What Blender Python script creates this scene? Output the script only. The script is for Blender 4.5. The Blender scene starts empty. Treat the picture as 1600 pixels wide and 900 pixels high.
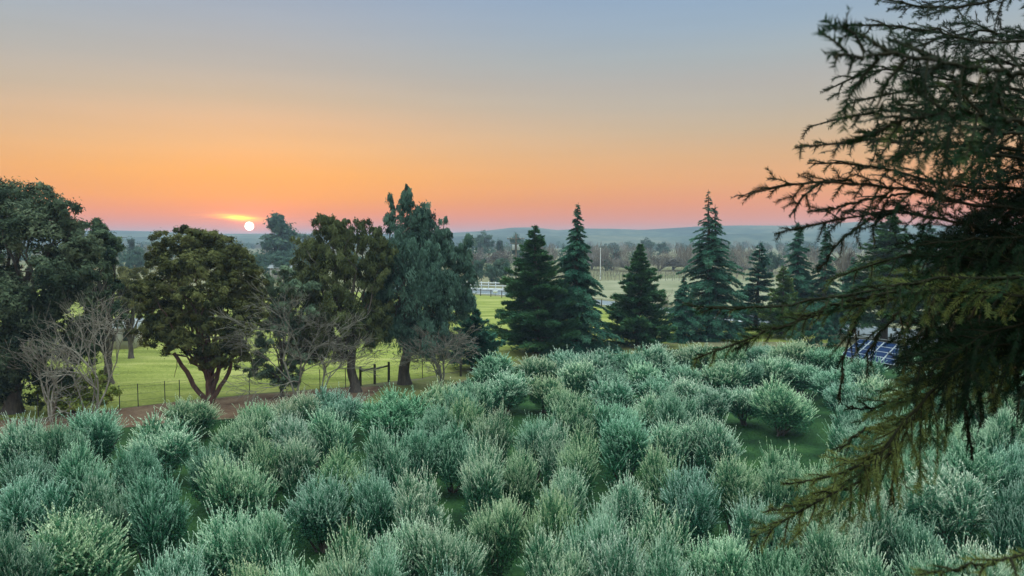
import bpy, math, random
import numpy as np
from mathutils import Vector, noise as mnoise

random.seed(7)
RNG = np.random.default_rng(7)
SC = bpy.context.scene
COL = SC.collection

# ------------------------------------------------------------------ camera
CAMH = 9.0
PITCH = math.atan(74.0 / 1155.0)
cam_data = bpy.data.cameras.new("camera")
cam = bpy.data.objects.new("camera", cam_data)
COL.objects.link(cam)
cam.location = (0, 0, CAMH)
cam.rotation_euler = (math.pi / 2 - PITCH, 0, 0)
cam_data.sensor_width = 36.0
cam_data.lens = 36.0 * 1155 / 1600
cam_data.clip_start = 0.05
cam_data.clip_end = 20000
cam_data.dof.use_dof = True
cam_data.dof.focus_distance = 22.0
cam_data.dof.aperture_fstop = 5.6
SC.camera = cam

# ------------------------------------------------------------------ world
def lin(r, g, b):
    f = lambda c: (c / 255 / 12.92) if c / 255 <= 0.04045 else ((c / 255 + 0.055) / 1.055) ** 2.4
    return (f(r), f(g), f(b), 1.0)

SUN_AZ = math.atan((391 - 800) / 1155.0)
SUN_EL = math.radians(1.05)
SUN_DIR = Vector((math.sin(SUN_AZ) * math.cos(SUN_EL), math.cos(SUN_AZ) * math.cos(SUN_EL), math.sin(SUN_EL)))

world = bpy.data.worlds.new("World")
SC.world = world
world.use_nodes = True
wt = world.node_tree
for n in list(wt.nodes):
    wt.nodes.remove(n)

class NT:
    """small helper to write node trees as expressions"""
    def __init__(self, tree):
        self.t = tree
    def n(self, typ, **props):
        nd = self.t.nodes.new(typ)
        for k, v in props.items():
            setattr(nd, k, v)
        return nd
    def put(self, sock, v):
        if hasattr(v, 'links'):
            self.t.links.new(v, sock)
        else:
            sock.default_value = v
    def m(self, op, a, b=0.0, c=0.0, clamp=False):
        nd = self.n('ShaderNodeMath', operation=op, use_clamp=clamp)
        self.put(nd.inputs[0], a); self.put(nd.inputs[1], b); self.put(nd.inputs[2], c)
        return nd.outputs[0]
    def mix(self, f, a, b, blend='MIX'):
        nd = self.n('ShaderNodeMix', data_type='RGBA', blend_type=blend)
        self.put(nd.inputs['Factor'], f); self.put(nd.inputs['A'], a); self.put(nd.inputs['B'], b)
        for s in nd.inputs:
            pass
        return nd
    def mixc(self, f, a, b, blend='MIX'):
        nd = self.n('ShaderNodeMix', data_type='RGBA', blend_type=blend)
        self.put(nd.inputs[0], f); self.put(nd.inputs[6], a); self.put(nd.inputs[7], b)
        return nd.outputs[2]
    def ramp(self, f, stops, interp='LINEAR'):
        nd = self.n('ShaderNodeValToRGB')
        cr = nd.color_ramp
        cr.interpolation = interp
        cr.elements[0].position, cr.elements[0].color = stops[0]
        cr.elements[1].position, cr.elements[1].color = stops[-1]
        for p, c in stops[1:-1]:
            e = cr.elements.new(p); e.color = c
        self.put(nd.inputs[0], f)
        return nd.outputs[0]
    def noise(self, vec, scale, detail=3.0, rough=0.5):
        nd = self.n('ShaderNodeTexNoise')
        if vec is not None:
            self.put(nd.inputs['Vector'], vec)
        nd.inputs['Scale'].default_value = scale
        nd.inputs['Detail'].default_value = detail
        nd.inputs['Roughness'].default_value = rough
        return nd.outputs['Fac']

W = NT(wt)
tc = W.n('ShaderNodeTexCoord')
sep = W.n('ShaderNodeSeparateXYZ')
wt.links.new(tc.outputs['Generated'], sep.inputs[0])
dx, dy, dz = sep.outputs
def k(c, s):
    return (c[0] * s, c[1] * s, c[2] * s, 1.0)
# colour of the evening sky by sine of elevation, away from the sun and towards it; overhead stops brightened to light the ground
cool = [(0.0, lin(225, 140, 115)), (0.027, lin(246, 140, 98)), (0.05, lin(246, 148, 88)), (0.075, lin(246, 170, 102)),
        (0.108, lin(230, 178, 124)), (0.142, lin(207, 182, 150)), (0.171, lin(192, 181, 165)), (0.20, lin(184, 180, 174)),
        (0.232, lin(172, 182, 186)), (0.265, lin(157, 178, 196)), (0.31, lin(144, 172, 202)), (0.40, (0.52, 0.68, 0.82, 1)), (0.6, (1.4, 1.75, 1.78, 1)), (1.0, (2.6, 3.15, 3.05, 1))]
warm = [(0.0, lin(225, 110, 80)), (0.018, lin(246, 112, 70)), (0.034, lin(255, 128, 36)), (0.055, lin(255, 156, 28)), (0.085, lin(253, 172, 68)),
        (0.12, lin(242, 184, 120)), (0.15, lin(228, 184, 140)), (0.18, lin(206, 184, 156)), (0.215, lin(186, 180, 170)),
        (0.25, lin(176, 178, 180)), (0.31, lin(158, 172, 192)), (0.40, (0.52, 0.68, 0.82, 1)), (0.6, (1.4, 1.75, 1.78, 1)), (1.0, (2.6, 3.15, 3.05, 1))]
zc = W.m('MAXIMUM', dz, 0.0)
c_cool = W.ramp(zc, cool)
c_warm = W.ramp(zc, warm)
dotn = W.n('ShaderNodeVectorMath', operation='DOT_PRODUCT')
wt.links.new(tc.outputs['Generated'], dotn.inputs[0])
dotn.inputs[1].default_value = SUN_DIR
dp = dotn.outputs['Value']
towards = W.m('POWER', W.m('MAXIMUM', dp, 0.0), 12.0)
base = W.mixc(towards, c_cool, c_warm)
# faint uneven bands in the evening air
cb = W.n('ShaderNodeCombineXYZ')
W.put(cb.inputs[0], W.m('MULTIPLY', dx, 1.2)); W.put(cb.inputs[1], W.m('MULTIPLY', dz, 16.0)); W.put(cb.inputs[2], dy)
bands = W.noise(cb.outputs[0], 1.5, 4.0, 0.55)
bf = W.m('ADD', 0.93, W.m('MULTIPLY', bands, 0.14))
base = W.mixc(1.0, base, bf, 'MULTIPLY')
# thin streaky cloud lit by the sun, just above it
az = W.m('DIVIDE', dx, W.m('MAXIMUM', dy, 0.05))
el = W.m('DIVIDE', dz, W.m('MAXIMUM', dy, 0.05))
def gauss(u, c, s):
    q = W.m('DIVIDE', W.m('SUBTRACT', u, c), s)
    return W.m('POWER', 2.718, W.m('MULTIPLY', W.m('MULTIPLY', q, q), -1.0))
comb = W.n('ShaderNodeCombineXYZ')
W.put(comb.inputs[0], W.m('MULTIPLY', az, 14.0)); W.put(comb.inputs[1], W.m('MULTIPLY', el, 210.0))
nz = W.noise(comb.outputs[0], 1.6, 4.0, 0.6)
inf = W.m('GREATER_THAN', dy, 0.3)
tilt = W.m('SUBTRACT', el, W.m('MULTIPLY', W.m('ADD', az, 0.36), -0.055))
wide = W.m('MULTIPLY', W.m('MULTIPLY', gauss(az, -0.365, 0.06), gauss(tilt, 0.0305, 0.0065)), inf)
core = W.m('MULTIPLY', W.m('MULTIPLY', gauss(az, -0.368, 0.024), gauss(W.m('SUBTRACT', el, W.m('MULTIPLY', W.m('ADD', az, 0.36), -0.10)), 0.0300, 0.0036)), inf)
streak = W.m('MULTIPLY', wide, W.m('MULTIPLY', W.m('SUBTRACT', nz, 0.42), 5.0, clamp=True), clamp=True)
# sun disc
ang = W.m('ARCCOSINE', W.m('MINIMUM', dp, 1.0))
disc = W.m('MULTIPLY', W.m('SUBTRACT', 0.0058, ang), 600.0, clamp=True)
glow = W.m('POWER', 2.718, W.m('MULTIPLY', ang, -42.0))
base = W.mixc(W.m('MULTIPLY', glow, 0.9), base, (1.75, 0.33, 0.08, 1))
base = W.mixc(W.m('MULTIPLY', streak, 0.85), base, (1.5, 0.42, 0.0, 1))
base = W.mixc(W.m('MULTIPLY', core, W.m('ADD', W.m('MULTIPLY', nz, 1.6), 0.1), clamp=True), base, (3.6, 1.75, 0.0, 1))
base = W.mixc(disc, base, (16.0, 14.0, 11.0, 1))
skyt = W.n('ShaderNodeTexSky', sky_type='NISHITA', sun_disc=False, sun_elevation=SUN_EL, sun_rotation=SUN_AZ, dust_density=2.0)
bg1 = W.n('ShaderNodeBackground'); W.put(bg1.inputs['Color'], base); bg1.inputs['Strength'].default_value = 0.93
bg2 = W.n('ShaderNodeBackground'); W.put(bg2.inputs['Color'], skyt.outputs[0]); bg2.inputs['Strength'].default_value = 0.015
addw = W.n('ShaderNodeAddShader')
wt.links.new(bg1.outputs[0], addw.inputs[0]); wt.links.new(bg2.outputs[0], addw.inputs[1])
wout = W.n('ShaderNodeOutputWorld')
wt.links.new(addw.outputs[0], wout.inputs['Surface'])

# ------------------------------------------------------------------ sun lamp
sl = bpy.data.lights.new("sun", 'SUN')
sl.energy = 4.0
sl.angle = math.radians(0.5)
sl.color = (1.0, 0.62, 0.36)
so = bpy.data.objects.new("sun", sl)
COL.objects.link(so)
so.rotation_euler = SUN_DIR.to_track_quat('Z', 'Y').to_euler()
so.location = (-60, 150, 60)

SC.view_settings.view_transform = 'Standard'
SC.view_settings.look = 'None'
SC.view_settings.exposure = 0.0
SC.view_settings.gamma = 1.0
SC.cycles.max_bounces = 8
SC.cycles.diffuse_bounces = 3
SC.cycles.transmission_bounces = 4
SC.cycles.volume_bounces = 0
SC.cycles.transparent_max_bounces = 8

# ------------------------------------------------------------------ pixel -> place helpers (used only to measure where things stand)
CP, SP = math.cos(PITCH), math.sin(PITCH)
def at(px, py, Y):
    x = (px - 800) / 1155.0; v = (450 - py) / 1155.0
    d = np.array([x, CP + v * SP, -SP + v * CP])
    t = Y / d[1]
    return np.array([0, 0, CAMH]) + d * t
def gd(px, py, z=0.0):
    x = (px - 800) / 1155.0; v = (450 - py) / 1155.0
    d = np.array([x, CP + v * SP, -SP + v * CP])
    t = (z - CAMH) / d[2]
    return np.array([0, 0, CAMH]) + d * t

# ------------------------------------------------------------------ object helpers
def tag(o, label=None, cat=None, group=None, kind=None):
    if label: o['label'] = label
    if cat: o['category'] = cat
    if group: o['group'] = group
    if kind: o['kind'] = kind
    return o
def empty(name, loc, label=None, cat=None, group=None, rz=0.0):
    o = bpy.data.objects.new(name, None)
    COL.objects.link(o)
    o.empty_display_size = 0.3
    o.location = [float(c) for c in loc]; o.rotation_euler = (0, 0, rz)
    return tag(o, label, cat, group)
def copy_tree(o, parent=None):
    c = o.copy(); COL.objects.link(c); c.parent = parent
    for ch in list(o.children):
        copy_tree(ch, c)
    return c

class Geo:
    """collects vertices and faces (tris and quads) with a per-face tone and builds ONE mesh"""
    def __init__(self):
        self.v = []; self.nv = 0; self.f = []; self.tone = []
    def add(self, V, F, tone=0.5):
        V = np.asarray(V, float).reshape(-1, 3); F = np.asarray(F, int)
        self.v.append(V); self.f.append(F + self.nv); self.nv += len(V)
        t = np.full(len(F), tone) if np.isscalar(tone) else np.asarray(tone, float)
        self.tone.append(t)
    def tube(self, P, R, sides=6, tone=0.5, cap=True):
        P = np.asarray(P, float); n = len(P)
        R = np.full(n, R) if np.isscalar(R) else np.asarray(R, float)
        T = np.gradient(P, axis=0); T /= np.linalg.norm(T, axis=1)[:, None] + 1e-9
        ref = np.array([0.0, 0, 1]) if abs(T[0][2]) < 0.9 else np.array([1.0, 0, 0])
        A = np.cross(T, ref); A /= np.linalg.norm(A, axis=1)[:, None] + 1e-9
        B = np.cross(T, A)
        th = np.arange(sides) / sides * 2 * math.pi
        V = P[:, None, :] + R[:, None, None] * (np.cos(th)[None, :, None] * A[:, None, :] + np.sin(th)[None, :, None] * B[:, None, :])
        F = []
        for i in range(n - 1):
            for j in range(sides):
                a = i * sides + j; b = i * sides + (j + 1) % sides
                F.append((a, b, b + sides, a + sides))
        self.add(V.reshape(-1, 3), F, tone)
        if cap and sides >= 4:
            base = (n - 1) * sides
            if sides == 4:
                self.add(V.reshape(-1, 3)[base:base + 4], [(0, 1, 2, 3)], tone)
            else:
                top = V.reshape(-1, 3)[base:base + sides]; c = P[-1]
                VV = np.vstack([top, c[None]])
                self.add(VV, [(j, (j + 1) % sides, sides, sides) for j in range(sides)], tone)
    def tubes(self, P, R, sides=3, tone=0.5):
        """many tubes of equal point count at once: P (m,n,3), R (m,n)"""
        m, n, _ = P.shape
        T = np.gradient(P, axis=1); T /= np.linalg.norm(T, axis=2)[..., None] + 1e-9
        ref = np.array([0.31, 0.17, 0.93])
        A = np.cross(T, ref); A /= np.linalg.norm(A, axis=2)[..., None] + 1e-9
        B = np.cross(T, A)
        th = np.arange(sides) / sides * 2 * math.pi
        V = P[:, :, None, :] + R[:, :, None, None] * (np.cos(th)[None, None, :, None] * A[:, :, None, :] + np.sin(th)[None, None, :, None] * B[:, :, None, :])
        F = np.zeros((m, n - 1, sides, 4), int)
        base = (np.arange(m) * n * sides)[:, None, None] + (np.arange(n - 1) * sides)[None, :, None]
        j = np.arange(sides)[None, None, :]; j2 = (j + 1) % sides
        F[..., 0] = base + j; F[..., 1] = base + j2; F[..., 2] = base + j2 + sides; F[..., 3] = base + j + sides
        F = F.reshape(-1, 4)
        tt = tone if np.isscalar(tone) else np.repeat(tone, (n - 1) * sides)
        self.add(V.reshape(-1, 3), F, tt)
    def leaves(self, C, D, N, L, Wd, tone, start=True):
        """diamond leaves: base point C, direction D, normal-ish N, length L, width Wd"""
        m = len(C)
        D = D / (np.linalg.norm(D, axis=1)[:, None] + 1e-9)
        S = np.cross(D, N); S /= np.linalg.norm(S, axis=1)[:, None] + 1e-9
        L = np.broadcast_to(L, (m,))[:, None]; Wd = np.broadcast_to(Wd, (m,))[:, None]
        mid = C + D * L * 0.45
        V = np.stack([C, mid + S * Wd * 0.5, C + D * L, mid - S * Wd * 0.5], axis=1).reshape(-1, 3)
        F = np.arange(m * 4).reshape(m, 4)
        self.add(V, F, np.broadcast_to(tone, (m,)))
    def tris(self, C, D, N, L, Wd, tone):
        """pointed one-triangle leaves or needles"""
        m = len(C)
        D = D / (np.linalg.norm(D, axis=1)[:, None] + 1e-9)
        S = np.cross(D, N); S /= np.linalg.norm(S, axis=1)[:, None] + 1e-9
        L = np.broadcast_to(L, (m,))[:, None]; Wd = np.broadcast_to(Wd, (m,))[:, None]
        V = np.stack([C - S * Wd * 0.5, C + S * Wd * 0.5, C + D * L], axis=1).reshape(-1, 3)
        F = np.arange(m * 3).reshape(m, 3)
        self.add(V, np.hstack([F, F[:, -1:]]), np.broadcast_to(tone, (m,)))
    def box(self, c, s, tone=0.5, R=None):
        c = np.asarray(c, float); s = np.asarray(s, float) / 2
        V = np.array([[x, y, z] for x in (-1, 1) for y in (-1, 1) for z in (-1, 1)], float) * s
        if R is not None: V = V @ np.asarray(R).T
        self.add(V + c, [(0, 1, 3, 2), (4, 6, 7, 5), (0, 4, 5, 1), (2, 3, 7, 6), (0, 2, 6, 4), (1, 5, 7, 3)], tone)
    def mesh(self, name, smooth=False):
        me = bpy.data.meshes.new(name)
        V = np.vstack(self.v)
        F = np.vstack([f if f.shape[1] == 4 else np.hstack([f, f[:, -1:]]) for f in self.f])
        tone = np.concatenate(self.tone)
        tri = F[:, 2] == F[:, 3]
        cnt = np.where(tri, 3, 4)
        start = np.concatenate([[0], np.cumsum(cnt)[:-1]])
        idx = F.reshape(-1)
        keep = np.ones(len(F) * 4, bool); keep[3::4] = ~tri
        idx = idx[keep]
        me.vertices.add(len(V)); me.vertices.foreach_set('co', V.astype(np.float32).ravel())
        me.loops.add(len(idx)); me.loops.foreach_set('vertex_index', idx.astype(np.int32))
        me.polygons.add(len(F)); me.polygons.foreach_set('loop_start', start.astype(np.int32))
        try: me.polygons.foreach_set('loop_total', cnt.astype(np.int32))
        except Exception: pass
        if smooth: me.polygons.foreach_set('use_smooth', np.ones(len(F), bool))
        at_ = me.attributes.new('tone', 'FLOAT', 'FACE'); at_.data.foreach_set('value', tone.astype(np.float32))
        me.update(calc_edges=True)
        return me
def put(name, geo, mat, parent=None, smooth=False, loc=None):
    me = geo.mesh(name, smooth) if isinstance(geo, Geo) else geo
    if mat is not None and not me.materials: me.materials.append(mat)
    o = bpy.data.objects.new(name, me); COL.objects.link(o)
    if parent is not None: o.parent = parent
    if loc is not None: o.location = [float(c) for c in loc]
    return o

# ------------------------------------------------------------------ materials
def new_mat(name):
    mt = bpy.data.materials.new(name); mt.use_nodes = True
    t = mt.node_tree
    for n in list(t.nodes): t.nodes.remove(n)
    return mt, NT(t)
def finish(T, shader):
    o = T.n('ShaderNodeOutputMaterial'); T.t.links.new(shader, o.inputs['Surface'])
def foliage_mat(name, dark, mid, light, trans=0.35, noise_scale=1.2, rough=0.6, var=0.5, spec=0.06):
    mt, T = new_mat(name)
    a = T.n('ShaderNodeAttribute', attribute_name='tone')
    tcn = T.n('ShaderNodeTexCoord')
    nz = T.noise(tcn.outputs['Object'], noise_scale, 2.0)
    f = T.m('ADD', a.outputs['Fac'], T.m('MULTIPLY', T.m('SUBTRACT', nz, 0.5), var), clamp=True)
    c = T.ramp(f, [(0.0, dark), (0.5, mid), (1.0, light)])
    oi = T.n('ShaderNodeObjectInfo')
    c = T.mixc(1.0, c, oi.outputs['Color'], 'MULTIPLY')
    p = T.n('ShaderNodeBsdfPrincipled'); T.put(p.inputs['Base Color'], c)
    p.inputs['Roughness'].default_value = rough; p.inputs['Specular IOR Level'].default_value = spec
    tr = T.n('ShaderNodeBsdfTranslucent'); T.put(tr.inputs['Color'], c)
    mx = T.n('ShaderNodeMixShader'); mx.inputs[0].default_value = trans
    T.t.links.new(p.outputs[0], mx.inputs[1]); T.t.links.new(tr.outputs[0], mx.inputs[2])
    finish(T, mx.outputs[0])
    return mt
def solid_mat(name, c1, c2, scale=4.0, rough=0.8, metal=0.0, bump=0.0, stretch=(1, 1, 1), spec=0.3):
    mt, T = new_mat(name)
    tcn = T.n('ShaderNodeTexCoord')
    mp = T.n('ShaderNodeMapping'); mp.inputs['Scale'].default_value = stretch
    T.t.links.new(tcn.outputs['Object'], mp.inputs[0])
    nz = T.noise(mp.outputs[0], scale, 5.0, 0.6)
    c = T.ramp(nz, [(0.3, c1), (0.7, c2)])
    p = T.n('ShaderNodeBsdfPrincipled'); T.put(p.inputs['Base Color'], c)
    p.inputs['Roughness'].default_value = rough; p.inputs['Metallic'].default_value = metal
    p.inputs['Specular IOR Level'].default_value = spec
    if bump > 0:
        b = T.n('ShaderNodeBump'); b.inputs['Strength'].default_value = bump; T.put(b.inputs['Height'], nz)
        T.t.links.new(b.outputs[0], p.inputs['Normal'])
    finish(T, p.outputs[0])
    return mt
def C(r, g, b): return (r, g, b, 1.0)

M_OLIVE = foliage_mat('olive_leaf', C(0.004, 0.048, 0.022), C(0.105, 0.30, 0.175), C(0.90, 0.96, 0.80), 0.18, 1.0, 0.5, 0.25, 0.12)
M_BARK = solid_mat('bark', C(0.05, 0.04, 0.035), C(0.15, 0.12, 0.10), 9.0, 0.9, 0, 0.6, (1, 1, 0.25))
M_BARK_RED = solid_mat('reddish_bark', C(0.07, 0.035, 0.03), C(0.22, 0.12, 0.09), 7.0, 0.9, 0, 0.6, (1, 1, 0.25))
M_TWIG = solid_mat('grey_twig', C(0.15, 0.135, 0.11), C(0.29, 0.26, 0.21), 6.0, 0.9)
M_BARETWIG = solid_mat('pale_bare_twig', C(0.20, 0.17, 0.14), C(0.38, 0.33, 0.27), 6.0, 0.9)
M_EUC = foliage_mat('broadleaf_evergreen', C(0.020, 0.038, 0.024), C(0.075, 0.108, 0.062), C(0.20, 0.24, 0.14), 0.30, 0.9, 0.6, 0.9)
M_WARM = foliage_mat('bronze_green_leaf', C(0.04, 0.05, 0.025), C(0.13, 0.13, 0.055), C(0.24, 0.23, 0.10), 0.35, 0.9, 0.6, 0.9)
M_GREY = foliage_mat('grey_green_drooping_leaf', C(0.04, 0.075, 0.06), C(0.12, 0.18, 0.13), C(0.23, 0.32, 0.23), 0.30, 0.9, 0.6, 0.9)
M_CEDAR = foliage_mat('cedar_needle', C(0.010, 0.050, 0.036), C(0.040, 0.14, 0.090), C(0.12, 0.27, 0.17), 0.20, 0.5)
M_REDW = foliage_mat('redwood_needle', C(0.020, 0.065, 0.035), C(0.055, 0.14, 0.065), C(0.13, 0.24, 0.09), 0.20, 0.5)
M_YEL = foliage_mat('yellow_green_leaf', C(0.07, 0.10, 0.02), C(0.20, 0.26, 0.05), C(0.38, 0.42, 0.10), 0.35, 0.8)
M_FARLEAF = foliage_mat('far_tree_leaf', C(0.03, 0.07, 0.05), C(0.07, 0.13, 0.09), C(0.13, 0.20, 0.13), 0.2, 0.1)
M_FARBARE = foliage_mat('far_bare_tree_twig', C(0.12, 0.10, 0.085), C(0.21, 0.18, 0.15), C(0.30, 0.26, 0.21), 0.2, 0.1)
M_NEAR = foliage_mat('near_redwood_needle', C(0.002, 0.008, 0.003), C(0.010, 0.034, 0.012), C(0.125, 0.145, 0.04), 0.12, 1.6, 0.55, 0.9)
M_NEARTWIG = solid_mat('near_redwood_twig', C(0.006, 0.007, 0.004), C(0.028, 0.026, 0.014), 20.0, 0.8, 0, 0, (1, 1, 1), 0.08)
M_WOOD = solid_mat('dark_weathered_post', C(0.03, 0.03, 0.02), C(0.10, 0.085, 0.05), 12.0, 0.9, 0, 0.4, (1, 1, 0.2))
M_STEEL = solid_mat('dull_steel', C(0.05, 0.05, 0.05), C(0.12, 0.11, 0.10), 10.0, 0.6, 0.5)
M_WHITE = solid_mat('white_paint', C(0.72, 0.74, 0.76), C(0.84, 0.85, 0.86), 5.0, 0.6)
M_ALU = solid_mat('aluminium_frame', C(0.40, 0.42, 0.45), C(0.55, 0.57, 0.60), 6.0, 0.35, 0.3)
M_POLE = solid_mat('weathered_pole', C(0.10, 0.09, 0.08), C(0.20, 0.18, 0.16), 3.0, 0.9, 0, 0.3, (1, 1, 0.1))
M_CELL = solid_mat('solar_cell_blue', C(0.002, 0.014, 0.055), C(0.005, 0.026, 0.095), 2.0, 0.5, 0, 0, (1, 1, 1), 0.05)
M_ROOF = solid_mat('pale_metal_roof', C(0.32, 0.34, 0.37), C(0.46, 0.48, 0.50), 2.0, 0.5)
M_WALL = solid_mat('pale_wall', C(0.42, 0.40, 0.36), C(0.55, 0.52, 0.47), 2.0, 0.9)
M_GLASS = solid_mat('dark_window', C(0.03, 0.04, 0.05), C(0.06, 0.07, 0.08), 2.0, 0.15)
M_CERAM = solid_mat('grey_transformer', C(0.35, 0.37, 0.38), C(0.48, 0.49, 0.5), 2.0, 0.5)

def ground_mat(name, cols, s1, s2, stripe=None, bump=0.3):
    mt, T = new_mat(name)
    g = T.n('ShaderNodeNewGeometry')
    mp = T.n('ShaderNodeMapping'); mp.inputs['Scale'].default_value = stripe or (1, 1, 1)
    T.t.links.new(g.outputs['Position'], mp.inputs[0])
    a = T.noise(mp.outputs[0], s1, 4.0, 0.55)
    b = T.noise(g.outputs['Position'], s2, 5.0, 0.7)
    f = T.m('ADD', T.m('MULTIPLY', a, 0.6), T.m('MULTIPLY', b, 0.4))
    n = len(cols)
    c = T.ramp(f, [(0.38 + 0.24 * i / (n - 1), cc) for i, cc in enumerate(cols)])
    p = T.n('ShaderNodeBsdfPrincipled'); T.put(p.inputs['Base Color'], c)
    p.inputs['Roughness'].default_value = 0.95; p.inputs['Specular IOR Level'].default_value = 0.1
    bm = T.n('ShaderNodeBump'); bm.inputs['Strength'].default_value = bump; bm.inputs['Distance'].default_value = 0.1
    T.put(bm.inputs['Height'], b); T.t.links.new(bm.outputs[0], p.inputs['Normal'])
    finish(T, p.outputs[0])
    return mt
M_GROUND = ground_mat('valley_ground', [C(0.12, 0.14, 0.06), C(0.20, 0.18, 0.10), C(0.26, 0.23, 0.14)], 0.02, 0.6)
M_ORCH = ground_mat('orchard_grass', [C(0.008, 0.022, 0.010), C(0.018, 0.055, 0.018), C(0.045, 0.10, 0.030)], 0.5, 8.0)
M_PAST = ground_mat('pasture_grass', [C(0.13, 0.155, 0.03), C(0.25, 0.275, 0.06), C(0.38, 0.36, 0.12)], 0.35, 5.0, (0.35, 1.4, 1))
M_MULCH = ground_mat('reddish_bare_earth', [C(0.10, 0.055, 0.035), C(0.20, 0.12, 0.08), C(0.26, 0.18, 0.11)], 0.8, 7.0)
M_VERGE = ground_mat('olive_brown_verge', [C(0.09, 0.10, 0.035), C(0.17, 0.18, 0.06), C(0.24, 0.22, 0.09)], 0.6, 7.0)
M_ROAD = ground_mat('road_surface', [C(0.15, 0.17, 0.19), C(0.20, 0.22, 0.245), C(0.25, 0.275, 0.30)], 0.3, 5.0, None, 0.1)
M_DRY = ground_mat('dry_field', [C(0.17, 0.18, 0.10), C(0.25, 0.24, 0.15), C(0.33, 0.31, 0.21)], 0.1, 2.0)
M_HILL = ground_mat('wooded_hill', [C(0.03, 0.05, 0.05), C(0.07, 0.10, 0.08), C(0.17, 0.17, 0.12)], 0.006, 0.05, None, 0.5)

# ------------------------------------------------------------------ setting: ground sheets
def sheet(name, poly, z, mat, jitter=0.0, step=2.0):
    """polygon on the ground with a slightly ragged edge; poly in x,y metres"""
    pts = []
    n = len(poly)
    for i in range(n):
        a = np.array(poly[i], float); b = np.array(poly[(i + 1) % n], float)
        d = np.linalg.norm(b - a); kx = max(1, min(60, int(d / step)))
        nrm = np.array([-(b - a)[1], (b - a)[0]]) / (d + 1e-9)
        for j in range(kx):
            p = a + (b - a) * j / kx
            if jitter and j: p = p + nrm * random.uniform(-jitter, jitter)
            pts.append((p[0], p[1], z))
    me = bpy.data.meshes.new(name)
    me.from_pydata(pts, [], [list(range(len(pts)))])
    me.materials.append(mat); me.update()
    o = bpy.data.objects.new(name, me); COL.objects.link(o)
    return tag(o, kind='structure')
def gp(px, py): return tuple(gd(px, py)[:2])

# the large ground sheet reaching beyond the hills
g = Geo()
g.add([(-3000, -400, 0), (3000, -400, 0), (3000, 3800, 0), (-3000, 3800, 0)], [(0, 1, 2, 3)])
tag(put('ground', g, M_GROUND), kind='structure')
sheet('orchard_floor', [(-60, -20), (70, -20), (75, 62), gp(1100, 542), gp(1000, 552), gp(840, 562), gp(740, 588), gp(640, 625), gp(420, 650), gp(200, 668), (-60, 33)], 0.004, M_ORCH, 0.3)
sheet('grass_verge', [gp(640, 626), gp(742, 588), gp(842, 562), gp(1000, 552), gp(1100, 542), gp(1100, 534), gp(900, 548), gp(740, 577), gp(665, 592), gp(600, 603), gp(560, 632)], 0.008, M_VERGE, 0.25)
sheet('bare_earth_strip', [gp(140, 672), gp(420, 650), gp(560, 634), gp(600, 603), gp(540, 606), gp(390, 617), gp(205, 637), gp(60, 655), (-45, 31), (-45, 29)], 0.012, M_MULCH, 0.25)
sheet('pasture', [(-90, 30), gp(60, 654), gp(205, 636), gp(390, 616), gp(540, 605), gp(660, 591), gp(740, 576), gp(900, 547), gp(1100, 533), gp(1300, 536),
                  gp(1290, 523), gp(1040, 494), gp(940, 480), gp(790, 464), gp(700, 458), (-120, 140)], 0.016, M_PAST, 0.15)
RN = [(560, 450), (700, 456), (790, 461.5), (940, 476), (1040, 489), (1350, 526), (1500, 541), (1800, 572)]
RF = [(560, 445), (700, 450), (790, 456), (940, 469), (1040, 480), (1350, 509), (1500, 521), (1800, 545)]
sheet('road', [gp(*p) for p in RN] + [gp(*p) for p in reversed(RF)], 0.020, M_ROAD)
def strip(name, pts, wid, z, mat):
    P = np.array([gp(*p) for p in pts]); T = np.gradient(P, axis=0); T /= np.linalg.norm(T, axis=1)[:, None]
    N = np.stack([-T[:, 1], T[:, 0]], 1)
    V = np.vstack([np.c_[P - N * wid / 2, np.full(len(P), z)], np.c_[P + N * wid / 2, np.full(len(P), z)]])
    n = len(P); g = Geo(); g.add(V, [(i, i + 1, n + i + 1, n + i) for i in range(n - 1)])
    return tag(put(name, g, mat), kind='structure')
strip('road_edge_line', [(px, py - 0.6) for px, py in RN], 0.35, 0.024, M_WHITE)
sheet('dry_field', [gp(850, 459), gp(940, 466), gp(1040, 477), gp(1350, 506), gp(1500, 517), gp(1700, 520), gp(1500, 446), gp(1100, 434), gp(880, 440)], 0.008, M_DRY, 0.8)

# ------------------------------------------------------------------ setting: far hills
def hills(name, Y0, depth, prof, seed, nx=260, ny=26, amp=3.0):
    xs = np.linspace(-1.1, 1.1, nx) * Y0
    ys = np.linspace(0, 1, ny) ** 1.0; ys[np.argmin(abs(ys - 0.55))] = 0.55
    pp = np.array([p[0] for p in prof], float); hh = np.array([p[1] for p in prof], float)
    V = []
    for j, t in enumerate(ys):
        for x in xs:
            Yr = Y0 + 0.55 * depth
            px = 800 + x * 1.165 / Yr * 1155
            top = CAMH + (376.5 - np.interp(px, pp, hh)) / 1155.0 * Yr
            s = math.sin(min(t / 0.55, 1.0) * math.pi / 2) if t <= 0.55 else 1 - 0.3 * (t - 0.55) / 0.45
            nzv = mnoise.noise(Vector((x * 0.007 + seed, t * 3.0, seed))) * amp * 2 + mnoise.noise(Vector((x * 0.02, t * 9.0, seed))) * amp * 0.5
            V.append((x * (1 + 0.3 * t), Y0 + t * depth, max(-1.0, top * s + nzv * s * (0.35 if abs(t - .55) < .1 else 1))))
    F = [(j * nx + i, j * nx + i + 1, (j + 1) * nx + i + 1, (j + 1) * nx + i) for j in range(ny - 1) for i in range(nx - 1)]
    g = Geo(); g.add(V, F)
    return tag(put(name, g, M_HILL, smooth=True), kind='structure')
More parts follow.
